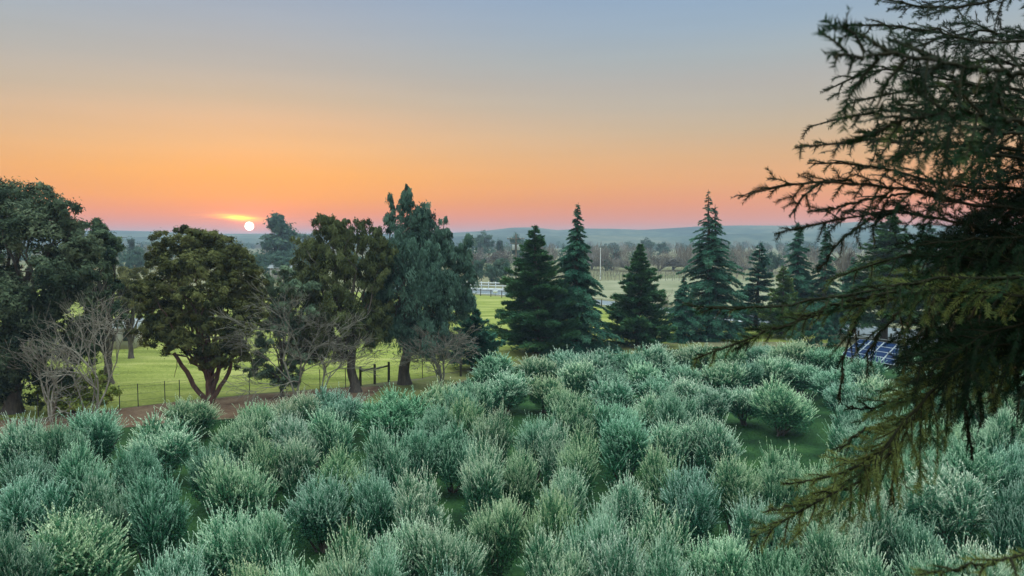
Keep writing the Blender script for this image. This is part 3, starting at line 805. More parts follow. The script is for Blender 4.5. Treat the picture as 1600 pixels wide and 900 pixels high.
bare_tree('bare_bush', (690, 590), 478, 'dense grey leafless bush in front of the small dark cedar', 15, M_TWIG, d=44.6, stems=7, r0=0.05, depth=5, kids=(3, 3), spread=1.35, cat='bush')
place_conifer('dark_cedar', (738, 580), 475, 42, 'pyramid', M_CEDAR, 'small dark cedar behind the grey leafless bush', 16, d=51, n_br=80, per=170, color=(0.8, 0.9, 0.95, 1))

# ------------------------------------------------------------------ the conifers beyond the orchard
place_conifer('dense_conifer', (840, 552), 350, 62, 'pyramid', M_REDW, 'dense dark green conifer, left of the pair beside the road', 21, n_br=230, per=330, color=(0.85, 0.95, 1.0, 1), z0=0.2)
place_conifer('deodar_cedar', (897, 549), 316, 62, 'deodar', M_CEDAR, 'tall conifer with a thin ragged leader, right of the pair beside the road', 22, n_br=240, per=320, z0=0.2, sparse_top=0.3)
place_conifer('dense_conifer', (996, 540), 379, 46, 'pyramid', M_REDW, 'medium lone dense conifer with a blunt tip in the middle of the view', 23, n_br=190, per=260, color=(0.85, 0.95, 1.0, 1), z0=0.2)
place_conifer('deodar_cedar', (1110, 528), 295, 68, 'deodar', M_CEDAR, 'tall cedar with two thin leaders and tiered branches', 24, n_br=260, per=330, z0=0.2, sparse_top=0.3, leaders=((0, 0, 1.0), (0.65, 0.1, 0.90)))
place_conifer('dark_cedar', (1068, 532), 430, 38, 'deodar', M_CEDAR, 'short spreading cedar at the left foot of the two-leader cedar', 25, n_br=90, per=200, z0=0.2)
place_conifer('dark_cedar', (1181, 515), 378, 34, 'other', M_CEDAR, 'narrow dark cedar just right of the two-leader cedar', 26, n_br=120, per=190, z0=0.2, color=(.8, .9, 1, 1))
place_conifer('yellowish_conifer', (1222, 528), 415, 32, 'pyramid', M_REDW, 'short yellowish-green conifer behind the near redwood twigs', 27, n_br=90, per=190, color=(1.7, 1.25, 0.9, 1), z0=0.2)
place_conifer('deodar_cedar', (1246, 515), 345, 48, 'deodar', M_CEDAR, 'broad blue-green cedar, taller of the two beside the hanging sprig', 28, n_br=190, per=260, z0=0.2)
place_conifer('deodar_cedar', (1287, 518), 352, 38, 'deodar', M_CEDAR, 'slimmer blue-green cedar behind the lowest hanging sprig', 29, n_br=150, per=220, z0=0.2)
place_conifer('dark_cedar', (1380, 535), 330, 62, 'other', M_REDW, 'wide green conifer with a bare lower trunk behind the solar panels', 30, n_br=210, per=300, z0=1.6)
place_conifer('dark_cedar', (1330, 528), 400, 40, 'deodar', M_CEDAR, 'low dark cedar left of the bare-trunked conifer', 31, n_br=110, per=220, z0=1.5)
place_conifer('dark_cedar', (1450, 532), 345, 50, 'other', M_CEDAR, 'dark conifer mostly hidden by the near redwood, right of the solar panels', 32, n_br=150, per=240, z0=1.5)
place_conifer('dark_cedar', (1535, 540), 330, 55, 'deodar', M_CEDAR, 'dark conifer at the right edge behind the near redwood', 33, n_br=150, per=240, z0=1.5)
broad_tree('dark_shrub', (1262, 552), 57, [(1262, 520, 34, 30), (1290, 530, 22, 20)], 6000, M_CEDAR, M_BARK, 0.07, 0.5, 'dark teal shrub between the olives and the solar panels', 'shrub', seed=34, L=0.14, Wd=0.06, nl=10)
for i, (px, ty, dd) in enumerate([(1022, 470, 70), (1040, 450, 74), (1012, 500, 68)]):
    bare_tree('bare_sapling', (px, 530), ty, ['pale bare sapling in the gap right of the lone dense conifer', 'tallest pale bare sapling in the gap left of the two-leader cedar', 'shortest pale bare sapling beside the lone dense conifer'][i], 40 + i, M_BARETWIG, 'bare saplings', d=dd, stems=2, r0=0.04, depth=4, spread=0.9)

# ------------------------------------------------------------------ far trees, one by one
def far_leafy(seed, kind):
    rng = np.random.default_rng(seed)
    if kind == 'tall':
        bl = [(0, 0, 0.82, 0.13, 0.13, 0.14), (0.05, 0, 0.62, 0.2, 0.2, 0.18), (-0.08, 0, 0.45, 0.24, 0.2, 0.2), (0.05, 0, 0.28, 0.26, 0.25, 0.22), (-.12, 0, .7, .1, .1, .1), (.14, 0, .5, .12, .1, .12)]
    else:
        bl = [(rng.normal() * 0.22, rng.normal() * 0.2, rng.uniform(0.35, 0.75), 0.27, 0.27, 0.25) for _ in range(7)] + [(0, 0, 0.3, 0.4, 0.4, 0.28)]
    g, c, r = crown_leaves(bl, 3200, 0.05, 0.03, rng, 0.0, cl_r=0.24, tone_sd=.2)
    t = Geo(); t.tube([(0, 0, -0.02), (0.01, 0, 0.3), (0, 0, 0.65)], [0.03, 0.022, 0.01], 6)
    return t.mesh('trunk'), g.mesh('crown')
def far_con(seed):
    t, c = conifer(1.0, 0.28, 'pyramid', np.random.default_rng(seed), n_br=60, per=36, L=0.07, Wd=0.035, z0=0.04)
    return t.mesh('trunk'), c.mesh('crown')
def far_bare(seed):
    rng = np.random.default_rng(seed)
    t = bare_geo(1.0, 1.2, rng, r0=0.02, depth=3, stems=3)
    bl = [(rng.normal() * 0.16, rng.normal() * 0.16, rng.uniform(0.45, 0.75), 0.22, 0.22, 0.24) for _ in range(5)]
    g = Geo(); m = 1500
    B = np.array(bl); bi = rng.integers(0, 5, m); P = B[bi, :3] + rdir(m, rng) * B[bi, 3:6] * (rng.random(m) ** 0.4)[:, None]
    g.leaves(P, np.stack([rng.normal(size=m) * .5, rng.normal(size=m) * .5, np.ones(m)], 1), rdir(m, rng), 0.10, 0.010, np.clip(.5 + rng.normal(size=m) * .2, 0, 1))
    return t.mesh('trunk'), g.mesh('crown')
FV = {'tall': [far_leafy(60, 'tall')], 'leafy': [far_leafy(61, 'r'), far_leafy(62, 'r'), far_leafy(63, 'r')], 'conifer': [far_con(64), far_con(65)], 'bare': [far_bare(66), far_bare(67)]}
for kname, lst in FV.items():
    for a, b in lst:
        a.materials.append(M_POLE); b.materials.append(M_FARBARE if kname == 'bare' else M_FARLEAF)
FAR_T = [
 ('tall', 436, 334, 215, 48, 'tall hazy tree standing alone just right of the setting sun'),
 ('leafy', 428, 394, 175, 50, 'rounded hazy tree at the foot of the lone tall tree by the sun'),
 ('leafy', 462, 398, 175, 50, 'low hazy tree right of the lone tall tree by the sun'),
 ('leafy', 212, 385, 210, 40, 'grey-green tree in the gap between the two big dark trees, left one'),
 ('conifer', 205, 374, 260, 22, 'small pointed tree far off in the gap between the two big dark trees'),
 ('leafy', 238, 392, 230, 40, 'pale hazy tree in the gap touching the round bronze tree'),
 ('leafy', 478, 362, 320, 40, 'faint rounded tree on the skyline left of the bronze-crowned tree'),
 ('leafy', 752, 362, 330, 40, 'large hazy rounded tree on the skyline left of the utility pole'),
 ('leafy', 728, 375, 300, 34, 'hazy tree partly behind the right side of the weeping tree'),
 ('conifer', 781, 376, 280, 20, 'small pointed hazy tree left of the utility pole'),
 ('leafy', 806, 366, 290, 34, 'dark hazy tree directly behind the utility pole crossarm'),
 ('leafy', 752, 402, 150, 34, 'blue-green dense tree behind the white rail fence, leftmost of three'),
 ('leafy', 775, 403, 152, 34, 'blue-green dense tree behind the white rail fence, middle of three'),
 ('leafy', 795, 406, 155, 30, 'blue-green dense tree behind the white rail fence, rightmost of three'),
 ('bare', 735, 392, 220, 40, 'hazy leafless tree above the white rail fence, left'),
 ('bare', 778, 388, 230, 50, 'wide brown leafless tree above the white rail fence'),
 ('bare', 822, 398, 200, 40, 'brown leafless tree right of the utility pole'),
 ('conifer', 944, 395, 260, 24, 'dark pointed tree just right of the white flagpole'),
 ('conifer', 962, 394, 255, 26, 'second dark pointed tree right of the white flagpole'),
 ('leafy', 1012, 372, 420, 28, 'faint round tree on the skyline behind the lone dense conifer'),
 ('leafy', 1035, 378, 400, 26, 'faint small tree on the skyline right of the lone dense conifer'),
 ('bare', 925, 396, 230, 44, 'brown leafless tree right behind the ragged-leader cedar'),
 ('bare', 958, 402, 225, 44, 'brown leafless tree right of the white flagpole'),
 ('bare', 985, 406, 215, 40, 'brown leafless tree touching the lone dense conifer on its left'),
 ('bare', 1030, 398, 220, 46, 'brown leafless tree right of the lone dense conifer'),
 ('bare', 1052, 400, 225, 46, 'taller brown leafless tree midway between the lone conifer and the two-leader cedar'),
 ('bare', 1078, 404, 215, 40, 'brown leafless tree left of the two-leader cedar'),
 ('bare', 1160, 408, 200, 40, 'brown leafless tree between the two-leader cedar and the narrow dark cedar'),
 ('bare', 1206, 398, 210, 40, 'brown leafless tree right of the narrow dark cedar'),
 ('leafy', 1205, 392, 190, 30, 'blue-green rounded tree right of the narrow dark cedar'),
 ('bare', 1322, 384, 130, 34, 'thin leafless tree near the tall dark pole behind the near redwood'),
 ('leafy', 618, 408, 230, 44, 'hazy tree glimpsed behind the weeping tree'),
 ('leafy', 560, 400, 230, 44, 'hazy tree glimpsed behind the bronze-crowned tree'),
 ('leafy', 395, 395, 200, 50, 'hazy tree behind the right edge of the round bronze tree'),
]
for i, (kd, px, ty, Y, wpx, lab) in enumerate(FAR_T):
    b = at(px, 400, Y); h = at(px, ty, Y)[2]
    tm, cm = FV[kd][i % len(FV[kd])]
    o = empty({'tall': 'tall_far_tree', 'leafy': 'far_tree', 'conifer': 'far_conifer', 'bare': 'far_bare_tree'}[kd], (b[0], b[1], 0), lab, 'tree', 'hazy trees in the valley', rz=i * 1.3)
    natw = {'tall': 0.5, 'leafy': 1.1, 'conifer': 0.56, 'bare': 0.75}[kd]
    wm = wpx * Y / 1155.0 / natw
    for nm, me in (('trunk', tm), ('crown', cm)):
        c = put(nm, me, None, o); c.scale = (wm, wm, h)

# distant woodland belts that read as one mass
def woodland(name, Y0, Y1, n, hh, seed, px0=-200, px1=1800, mix=0.5, holes=None):
    rng = np.random.default_rng(seed)
    for bare in (0, 1):
        g = Geo()
        m = int(n * (mix if bare else 1 - mix))
        Ys = rng.uniform(Y0, Y1, m); pxs = rng.uniform(px0, px1, m)
        if holes: 
            kk = np.array([not any(a < p < b for a, b in holes) for p in pxs]); Ys = Ys[kk]; pxs = pxs[kk]; m = len(Ys)
        X = (pxs - 800) / 1155 * Ys
        H = hh * (0.6 + 0.8 * rng.random(m)); R = H * rng.uniform(0.3, 0.55, m)
        per = 150
        ci = np.repeat(np.arange(m), per); q = len(ci)
        d = rdir(q, rng) * (0.55 + 0.45 * rng.random(q))[:, None]
        P = np.stack([X[ci] + d[:, 0] * R[ci], Ys[ci] + d[:, 1] * R[ci], H[ci] * 0.52 + d[:, 2] * H[ci] * 0.5], 1)
        tb = np.clip(0.45 + rng.normal(size=m) * 0.25, 0, 1)
        if bare:
            D = np.stack([rng.normal(size=q) * .4, rng.normal(size=q) * .4, np.ones(q)], 1); L = H[ci] * 0.28; Wd = H[ci] * 0.02
        else:
            D = rdir(q, rng); L = H[ci] * 0.17; Wd = H[ci] * 0.11
        g.tris(P, D, d + rdir(q, rng) * 0.5, L, Wd, np.clip(tb[ci] + rng.normal(size=q) * .1, 0, 1))
        tag(put(name, g, M_FARBARE if bare else M_FARLEAF), kind='stuff')
woodland('valley_woodland', 290, 450, 330, 5.2, 70, mix=0.65)
woodland('distant_woodland', 470, 880, 620, 6.5, 71, mix=0.4)
woodland('roadside_thicket', 190, 235, 60, 4.5, 72, px0=-100, px1=500, mix=0.5)
woodland('roadside_thicket', 205, 260, 90, 5.5, 73, px0=830, px1=1500, mix=0.9)

# vineyard rows beyond the dry field
g = Geo(); rng = np.random.default_rng(80)
for yy in np.arange(166, 190, 5.0):
    for xx in np.arange(12, 90, 1.6):
        x = xx + rng.normal() * .1
        g.tube([(x, yy, 0), (x + rng.normal() * .1, yy, 0.8), (x + rng.normal() * .25, yy, 1.7)], [0.06, 0.05, 0.02], 4)
        for q in range(4):
            g.tube([(x, yy, 0.9), (x + rng.normal() * .5, yy + rng.normal() * .2, 1.7 + rng.random() * .5)], [0.03, 0.01], 3, cap=False)
tag(put('vineyard_vines', g, M_TWIG), kind='stuff')

# ------------------------------------------------------------------ post and rail brace, wire fence
def bx(name, c, s, mat, parent, R=None):
    g = Geo(); g.box(c, s, 0.5, R); return put(name, g, mat, parent)
def bar(name, a, b, r, mat, parent, sides=6, r2=None):
    g = Geo(); P = np.array([a, b], float); g.tube(np.linspace(P[0], P[1], 3), np.linspace(r, r2 if r2 is not None else r, 3), sides); return put(name, g, mat, parent, smooth=sides > 6)
br = gd(563, 603); brp = [gd(563, 603), gd(585.5, 600), gd(607.5, 597)]
o = empty('post_brace', br, 'dark weathered H-shaped wooden brace of three posts in the wire fence', 'fence brace')
for i, p in enumerate(brp):
    q = p - br
    bar('post', (q[0], q[1], -0.1), (q[0] + 0.01, q[1], 1.22 + 0.04 * i), 0.085, M_WOOD, o, 9, 0.075)
for a, b in ((0, 1), (1, 2)):
    qa = brp[a] - br; qb = brp[b] - br
    bar('rail', (qa[0] + 0.08, qa[1], 0.92 + 0.05 * a), (qb[0] - 0.08, qb[1], 1.0 + 0.04 * a), 0.055, M_WOOD, o, 8)
p = gd(720, 588)
bar_o = Geo(); bar_o.tube([(0, 0, -0.1), (0, 0, .6), (0.02, 0, 1.15)], [0.09, 0.085, 0.08], 9)
tag(put('fence_post', bar_o, M_WOOD, None, True, p), 'lone dark wooden post under the grey leafless bush', 'post')
FP = [(60, 653), (110, 646), (187, 638), (216, 635), (258, 630), (281, 628), (330, 623), (390, 617), (440, 613), (500, 609), (540, 606.5)]
f0 = gd(*FP[0]); o = empty('wire_fence', f0, 'thin steel-post wire fence along the near edge of the left pasture', 'fence')
tops = []
for q in FP:
    pp = gd(*q) - f0
    bar('steel_post', (pp[0], pp[1], -0.05), (pp[0], pp[1], 1.25), 0.025, M_STEEL, o, 5); tops.append(pp)
for z in (0.35, 0.7, 1.05, 1.2):
    g = Geo(); g.tube([(t[0], t[1], z) for t in tops], 0.006, 3, cap=False); put('wire', g, M_STEEL, o)
FP2 = [(607.5, 597), (660, 591), (720, 581), (760, 574)]
f0 = gd(*FP2[0]); o = empty('wire_fence', f0, 'thin wire fence running right from the wooden brace to the leafless bush', 'fence')
tops = []
for q in FP2:
    pp = gd(*q) - f0; tops.append(pp)
    if q[0] > 610: bar('steel_post', (pp[0], pp[1], -0.05), (pp[0], pp[1], 1.2), 0.025, M_STEEL, o, 5)
for z in (0.35, 0.7, 1.05):
    g = Geo(); g.tube([(t[0], t[1], z) for t in tops], 0.006, 3, cap=False); put('wire', g, M_STEEL, o)

# white rail fence beyond the road
pl = gd(720, 453.5); pr = gd(797, 456)
L = pr - pl; n = 8
o = empty('white_rail_fence', pl, 'bright white three-rail board fence beyond the road left of the dense conifers', 'fence')
for i in range(n):
    q = L * i / (n - 1)
    bx('post', (q[0], q[1], 0.85), (0.16, 0.16, 1.7), M_WHITE, o)
ang = math.atan2(L[1], L[0]); R = np.array([[math.cos(ang), -math.sin(ang), 0], [math.sin(ang), math.cos(ang), 0], [0, 0, 1]])
for z, hh in ((1.5, 0.17), (1.02, 0.17), (0.3, 0.5)):
    for i in range(n - 1):
        c = L * (i + 0.5) / (n - 1); u = L / np.linalg.norm(L)
        bx('rail', (c[0] + u[1] * 0.10, c[1] - u[0] * 0.10, z), (np.linalg.norm(L) / (n - 1) - 0.01, 0.04, hh), M_WHITE, o, R)
# dark post fence along the near side of the road
pts = [(735, 461), (751, 462.5), (767, 464), (784, 465.5), (800, 467), (905, 477), (940, 481), (962, 483), (985, 486)]
f0 = gd(*pts[0]); o = empty('dark_post_fence', f0, 'low dark post fence along the pasture side of the road', 'fence')
tops = []
for q in pts:
    pp = gd(*q) - f0; tops.append(pp)
    bar('post', (pp[0], pp[1], -0.05), (pp[0], pp[1], 1.15), 0.07, M_WOOD, o, 6)
for z in (0.5, 1.0):
    g = Geo(); g.tube([(t[0], t[1], z) for t in tops], 0.012, 4, cap=False); put('wire', g, M_STEEL, o)
q = gd(774, 463)
o = empty('small_sign', q, 'tiny blank white sign on a short stake beside the road', 'sign')
bx('stake', (0, 0, 0.35), (0.05, 0.05, 0.7), M_POLE, o); bx('sign_board', (0, -0.04, 0.75), (0.75, 0.03, 0.42), M_WHITE, o)

# utility pole with crossarms and transformers
b = at(806, 450, 122); b[2] = 0
o = empty('utility_pole', b, 'tall dark utility pole with crossarm and two grey transformers', 'utility pole')
topz = at(806, 366, 122)[2]
bar('pole', (0, 0, -0.2), (0.05, 0, topz), 0.17, M_POLE, o, 9, 0.12)
bx('crossarm', (0, -0.2, topz - 0.75), (2.9, 0.12, 0.14), M_POLE, o)
bx('crossarm', (0, -0.2, topz - 1.5), (1.8, 0.12, 0.12), M_POLE, o)
for x in (-1.3, -0.75, 0.75, 1.3):
    g = Geo(); g.tube([(x, -0.2, topz - 0.68), (x, -0.2, topz - 0.55), (x, -0.2, topz - 0.45)], [0.05, 0.07, 0.03], 7); put('insulator', g, M_CERAM, o)
for x in (-0.42, 0.42):
    g = Geo(); g.tube([(x, -0.25, topz - 2.6), (x, -0.25, topz - 2.55), (x, -0.25, topz - 1.8), (x, -0.25, topz - 1.7)], [0.18, 0.24, 0.24, 0.14], 10); put('transformer', g, M_CERAM, o)
bar('guy_wire', (0.1, 0, topz * 0.62), (2.3, -1.0, 0.0), 0.03, M_CERAM, o, 4)
bar('guy_wire', (0.1, 0, topz * 0.55), (2.9, -0.6, 0.0), 0.03, M_CERAM, o, 4)
b = at(938, 430, 170); b[2] = 0; tz = at(938, 387, 170)[2]
g = Geo(); g.tube([(0, 0, 0), (0, 0, tz * .5), (0, 0, tz)], [0.09, 0.08, 0.06], 8)
tag(put('white_pole', g, M_WHITE, None, True, b), 'slender white pole in front of the brown leafless trees', 'pole')
b = at(1315, 500, 95); b[2] = 0; tz = at(1315, 372, 95)[2]
g = Geo(); g.tube([(0, 0, 0), (0.03, 0, tz * .5), (0, 0, tz)], [0.13, 0.11, 0.09], 8)
tag(put('dark_pole', g, M_POLE, None, True, b), 'thin dark pole behind the near redwood beside the slim cedar', 'pole')

# far buildings glimpsed through the trees
def house(name, px, py, Y, w, dpt, h, label, rz=0.0):
    b = at(px, py, Y); b[2] = 0
    o = empty(name, b, label, 'building', rz=rz)
    bx('wall', (0, 0, h * 0.5), (w, dpt, h), M_WALL, o)
    g = Geo(); e = 0.4; rh = w * 0.16
    V = [(-w / 2 - e, -dpt / 2 - e, h), (w / 2 + e, -dpt / 2 - e, h), (w / 2 + e, dpt / 2 + e, h), (-w / 2 - e, dpt / 2 + e, h), (-w / 2 - e, 0, h + rh), (w / 2 + e, 0, h + rh)]
    V += [(x, y, z + 0.15) for x, y, z in V]
    g.add(V, [(0, 1, 5, 4), (2, 3, 4, 5), (6, 7, 11, 10), (8, 9, 10, 11), (0, 6, 10, 4), (3, 4, 10, 9), (1, 5, 11, 7), (2, 8, 11, 5), (0, 1, 7, 6), (3, 9, 8, 2)])
    put('roof', g, M_ROOF, o)
    for x in (-w * .3, 0, w * .3):
        bx('window', (x, -dpt / 2 - 0.03, h * 0.55), (w * 0.12, 0.06, h * 0.35), M_GLASS, o)
house('pale_roofed_house', 450, 425, 175, 7, 5, 2.6, 'hazy building with a pale roof below the lone tall tree near the sun')
house('pale_roofed_shed', 183, 486, 62, 3.2, 2.4, 1.8, 'small pale-roofed shed glimpsed between the two big dark trees', 0.2)
house('pale_roofed_house', 1520, 460, 95, 6, 5, 3.0, 'pale-roofed building glimpsed through the near redwood at right', -0.2)

# ------------------------------------------------------------------ solar arrays
def array(corners, depths, nr, nc, label):
    NL, NR, FR, FL = [at(c[0], c[1], d) for c, d in zip(corners, depths)]
    org = np.array([(NL[0] + NR[0]) / 2, (NL[1] + NR[1]) / 2, 0.0])
    o = empty('solar_array', org, label, 'solar panels', 'ground-mounted solar arrays')
    n = np.cross(NR - NL, FL - NL); n /= np.linalg.norm(n)
    def P(u, v, off=0.0): return (NL * (1 - u) * (1 - v) + NR * u * (1 - v) + FR * u * v + FL * (1 - u) * v) - org + n * off
    shared = None
    for i in range(nc):
        for j in range(nr):
            u0, u1, v0, v1 = (i + .012) / nc, (i + .988) / nc, (j + .012) / nr, (j + .988) / nr
            g = Geo(); fr = 0.04
            fu, fv = (u1 - u0) * 0.035, (v1 - v0) * 0.03
            V = [P(u0, v0), P(u1, v0), P(u1, v1), P(u0, v1), P(u0, v0, fr), P(u1, v0, fr), P(u1, v1, fr), P(u0, v1, fr),
                 P(u0 + fu, v0 + fv, fr), P(u1 - fu, v0 + fv, fr), P(u1 - fu, v1 - fv, fr), P(u0 + fu, v1 - fv, fr)]
            g.add(V, [(0, 3, 2, 1), (0, 1, 5, 4), (1, 2, 6, 5), (2, 3, 7, 6), (3, 0, 4, 7), (4, 5, 9, 8), (5, 6, 10, 9), (6, 7, 11, 10), (7, 4, 8, 11)])
            f = put('solar_panel', g, M_ALU, o)
            g = Geo(); z = fr - 0.012
            g.add([P(u0 + fu, v0 + fv, z), P(u1 - fu, v0 + fv, z), P(u1 - fu, v1 - fv, z), P(u0 + fu, v1 - fv, z)], [(0, 1, 2, 3)])
            put('cell_sheet', g, M_CELL, f)
    for u in (0.1, 0.5, 0.9):
        for v in (0.12, 0.88):
            p = P(u, v, -0.06); bar('leg', (p[0], p[1], -0.05), p, 0.05, M_STEEL, o, 6)
    for v in (0.12, 0.88):
        bar('beam', P(0.01, v, -0.06), P(0.99, v, -0.06), 0.045, M_STEEL, o, 6)
array([(1312, 556), (1397, 571), (1424, 541), (1343, 530)], [55.0, 51.0, 54.4, 57.9], 4, 4, 'dark blue solar array with pale frames behind the olives, left one of two')
array([(1480, 582), (1552, 594), (1575, 560), (1508, 549)], [48.0, 45.5, 48.6, 51.0], 4, 3, 'solar array at right seen between hanging redwood sprays')
# posts and pale pipe behind the arrays
pts = [(1325, 532), (1341, 534), (1364, 536), (1392, 539), (1418, 542), (1441, 544), (1478, 548), (1520, 553), (1560, 557), (1600, 561)]
f0 = gd(*pts[0]); o = empty('pipe_fence', f0, 'dark post fence with one pale pipe rail behind the solar arrays', 'fence')
tops = []
for q in pts:
    pp = gd(*q) - f0; tops.append(pp)
    bar('post', (pp[0], pp[1], -0.05), (pp[0], pp[1], 1.0), 0.08, M_WOOD, o, 7)
g = Geo(); g.tube([(t[0], t[1] - 0.12, 0.42) for t in tops], 0.045, 6, cap=False); put('pipe_rail', g, M_WHITE, o)

# ------------------------------------------------------------------ the near redwood whose boughs hang in at the right
TRUNK = at(1735, 380, 3.7); TX, TY = float(TRUNK[0]), float(TRUNK[1])
rw = empty('near_redwood', (TX, TY, 0), 'dark close-up redwood whose drooping needle-covered boughs fill the right side', 'tree')
g = Geo(); zz = np.linspace(-0.1, 17, 16)
g.tube(np.stack([0.03 * np.sin(zz), 0.03 * np.cos(zz * 1.3), zz], 1), np.linspace(0.33, 0.07, 16), 12)
put('trunk', g, M_BARK_RED, rw, smooth=True)

def resample(P, n):
    P = np.asarray(P, float)
    d = np.concatenate([[0], np.cumsum(np.linalg.norm(np.diff(P, axis=0), axis=1))]); t = np.linspace(0, d[-1], n)
    Q = np.stack([np.interp(t, d, P[:, i]) for i in range(3)], 1)
    for _ in range(3):
        Q[1:-1] = (Q[:-2] + 2 * Q[1:-1] + Q[2:]) / 4
    return Q, d[-1]
ND = dict(n=0)
def bough(pts, seed, tone=0.3, sec=0.28, plane=0.7, density=1.0, from_trunk=True, droop=0.25, hang=False, r=0.014, ter=0.075, bare=0.0):
    rng = np.random.default_rng(seed)
    P = [at(px, py, d) for px, py, d in pts]
    if from_trunk:
        P = [np.array([TX, TY, P[0][2] + 0.12])] + P
    P = [p - np.array([TX, TY, 0]) for p in P]
    Q, L = resample(P, 40)
    Q[1:-1] += rng.normal(size=(38, 3)) * 0.004
    T = np.gradient(Q, axis=0); T /= np.linalg.norm(T, axis=1)[:, None]
    wood = Geo(); wood.tube(Q, np.linspace(r, 0.0028, 40) * (0.4 if pts[-1][2] < 2 else 0.85), 6)
    lat0 = np.array([0, math.cos(plane), math.sin(plane)])
    tw = []   # needle-bearing twigs: (6,3) polylines
    wds = []
    ns = max(4, int(L / 0.042 * density))
    for i in range(ns):
        s = (i + rng.random() * 0.6) / ns
        if s < 0.12 + bare * rng.random(): continue
        x = s * 39; a = int(min(x, 38)); f = x - a
        p = Q[a] * (1 - f) + Q[a + 1] * f; t = T[a]
        sd = 1 if i % 2 else -1
        lat = lat0 - t * np.dot(lat0, t); lat /= np.linalg.norm(lat)
        ln = sec * (0.55 + 0.6 * rng.random()) * min(1, (1.12 - s) * 2.2) * min(1, 0.5 + s * 1.6)
        d = t * 0.95 + lat * sd * rng.uniform(0.45, 0.9) + rng.normal(size=3) * 0.12
        if hang: d += np.array([0, 0, -0.4])
        d /= np.linalg.norm(d)
        u = np.linspace(0, 1, 6)[:, None]
        R = p + d * u * ln + np.array([0, 0, -1.0]) * droop * ln * u ** 2 + (rng.normal(size=3) * 0.05 * ln) * np.sin(u * 3)
        tw.append(R); wds.append((R, 0.0038))
        nt = int(ln / 0.026)
        lt = np.cross(d, rng.normal(size=3) * 0.35 + np.cross(d, lat)); lt /= np.linalg.norm(lt) + 1e-9
        for j in range(2, nt):
            s2 = j / nt
            if rng.random() < 0.12: continue
            q = R[0] + (R[-1] - R[0]) * s2 + np.array([0, 0, -1.0]) * droop * ln * (s2 ** 2 - s2)
            l2 = ter * (0.5 + 0.9 * rng.random()) * min(1, (1.15 - s2) * 1.6)
            d2 = d * 0.9 + lt * (1 if j % 2 else -1) * 0.75 + rng.normal(size=3) * 0.14 + np.array([0, 0, -0.12]); d2 /= np.linalg.norm(d2)
            S = q + d2 * u * l2 + np.array([0, 0, -1.0]) * 0.2 * l2 * u ** 2
            tw.append(S); wds.append((S, 0.0018))
    # the bough's own outer third carries needles too
    for k_ in range(6): tw.append(resample(Q[9 + k_ * 5:15 + k_ * 5], 6)[0])
    TW = np.array(tw)
    wood.tubes(TW[:, ::2], np.array([np.linspace(w[1], w[1] * 0.45, 3) for w in wds] + [[0.004, 0.0035, 0.003]] * 6), 3)
    LN = np.linalg.norm(np.diff(TW, axis=1), axis=2).sum(axis=1)
    sp = 0.0034
    cnt = np.maximum(3, (LN / sp).astype(int))
    ti = np.repeat(np.arange(len(TW)), cnt)
    off = np.concatenate([[0], np.cumsum(cnt)[:-1]])
    s = (np.arange(len(ti)) - off[ti] + rng.random(len(ti)) * 0.5) / cnt[ti]
    x = np.clip(s * 5, 0, 4.999); a = x.astype(int); f = (x - a)[:, None]
    B0 = TW[ti, a] * (1 - f) + TW[ti, a + 1] * f
    tt = TW[ti, a + 1] - TW[ti, a]; tt /= np.linalg.norm(tt, axis=1)[:, None] + 1e-9
    la = lat0 - tt * (tt @ lat0)[:, None]; la /= np.linalg.norm(la, axis=1)[:, None] + 1e-9
    twr = rng.normal(size=(len(TW), 3)) * 0.45
    la = la + twr[ti]; la -= tt * np.sum(la * tt, axis=1)[:, None]; la /= np.linalg.norm(la, axis=1)[:, None] + 1e-9
    sd = np.where(np.arange(len(ti)) % 2 == 0, 1, -1)[:, None]
    nn = np.cross(tt, la)
    DD = tt * 0.75 + la * sd * 0.8 + nn * rng.normal(size=(len(ti), 1)) * 0.28
    g = Geo()
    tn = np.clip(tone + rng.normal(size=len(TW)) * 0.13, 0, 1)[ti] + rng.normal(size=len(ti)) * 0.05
    g.tris(B0, DD, nn + rng.normal(size=nn.shape) * 0.3, (0.024 * (0.7 + 0.5 * rng.random(len(ti)))) * np.clip(1.25 - s, 0.45, 1) ** 0.5, 0.0048, np.clip(tn, 0, 1))
    ND['n'] += len(ti)
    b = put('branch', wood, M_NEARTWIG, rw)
    put('needle_spray', g, M_NEAR, b)

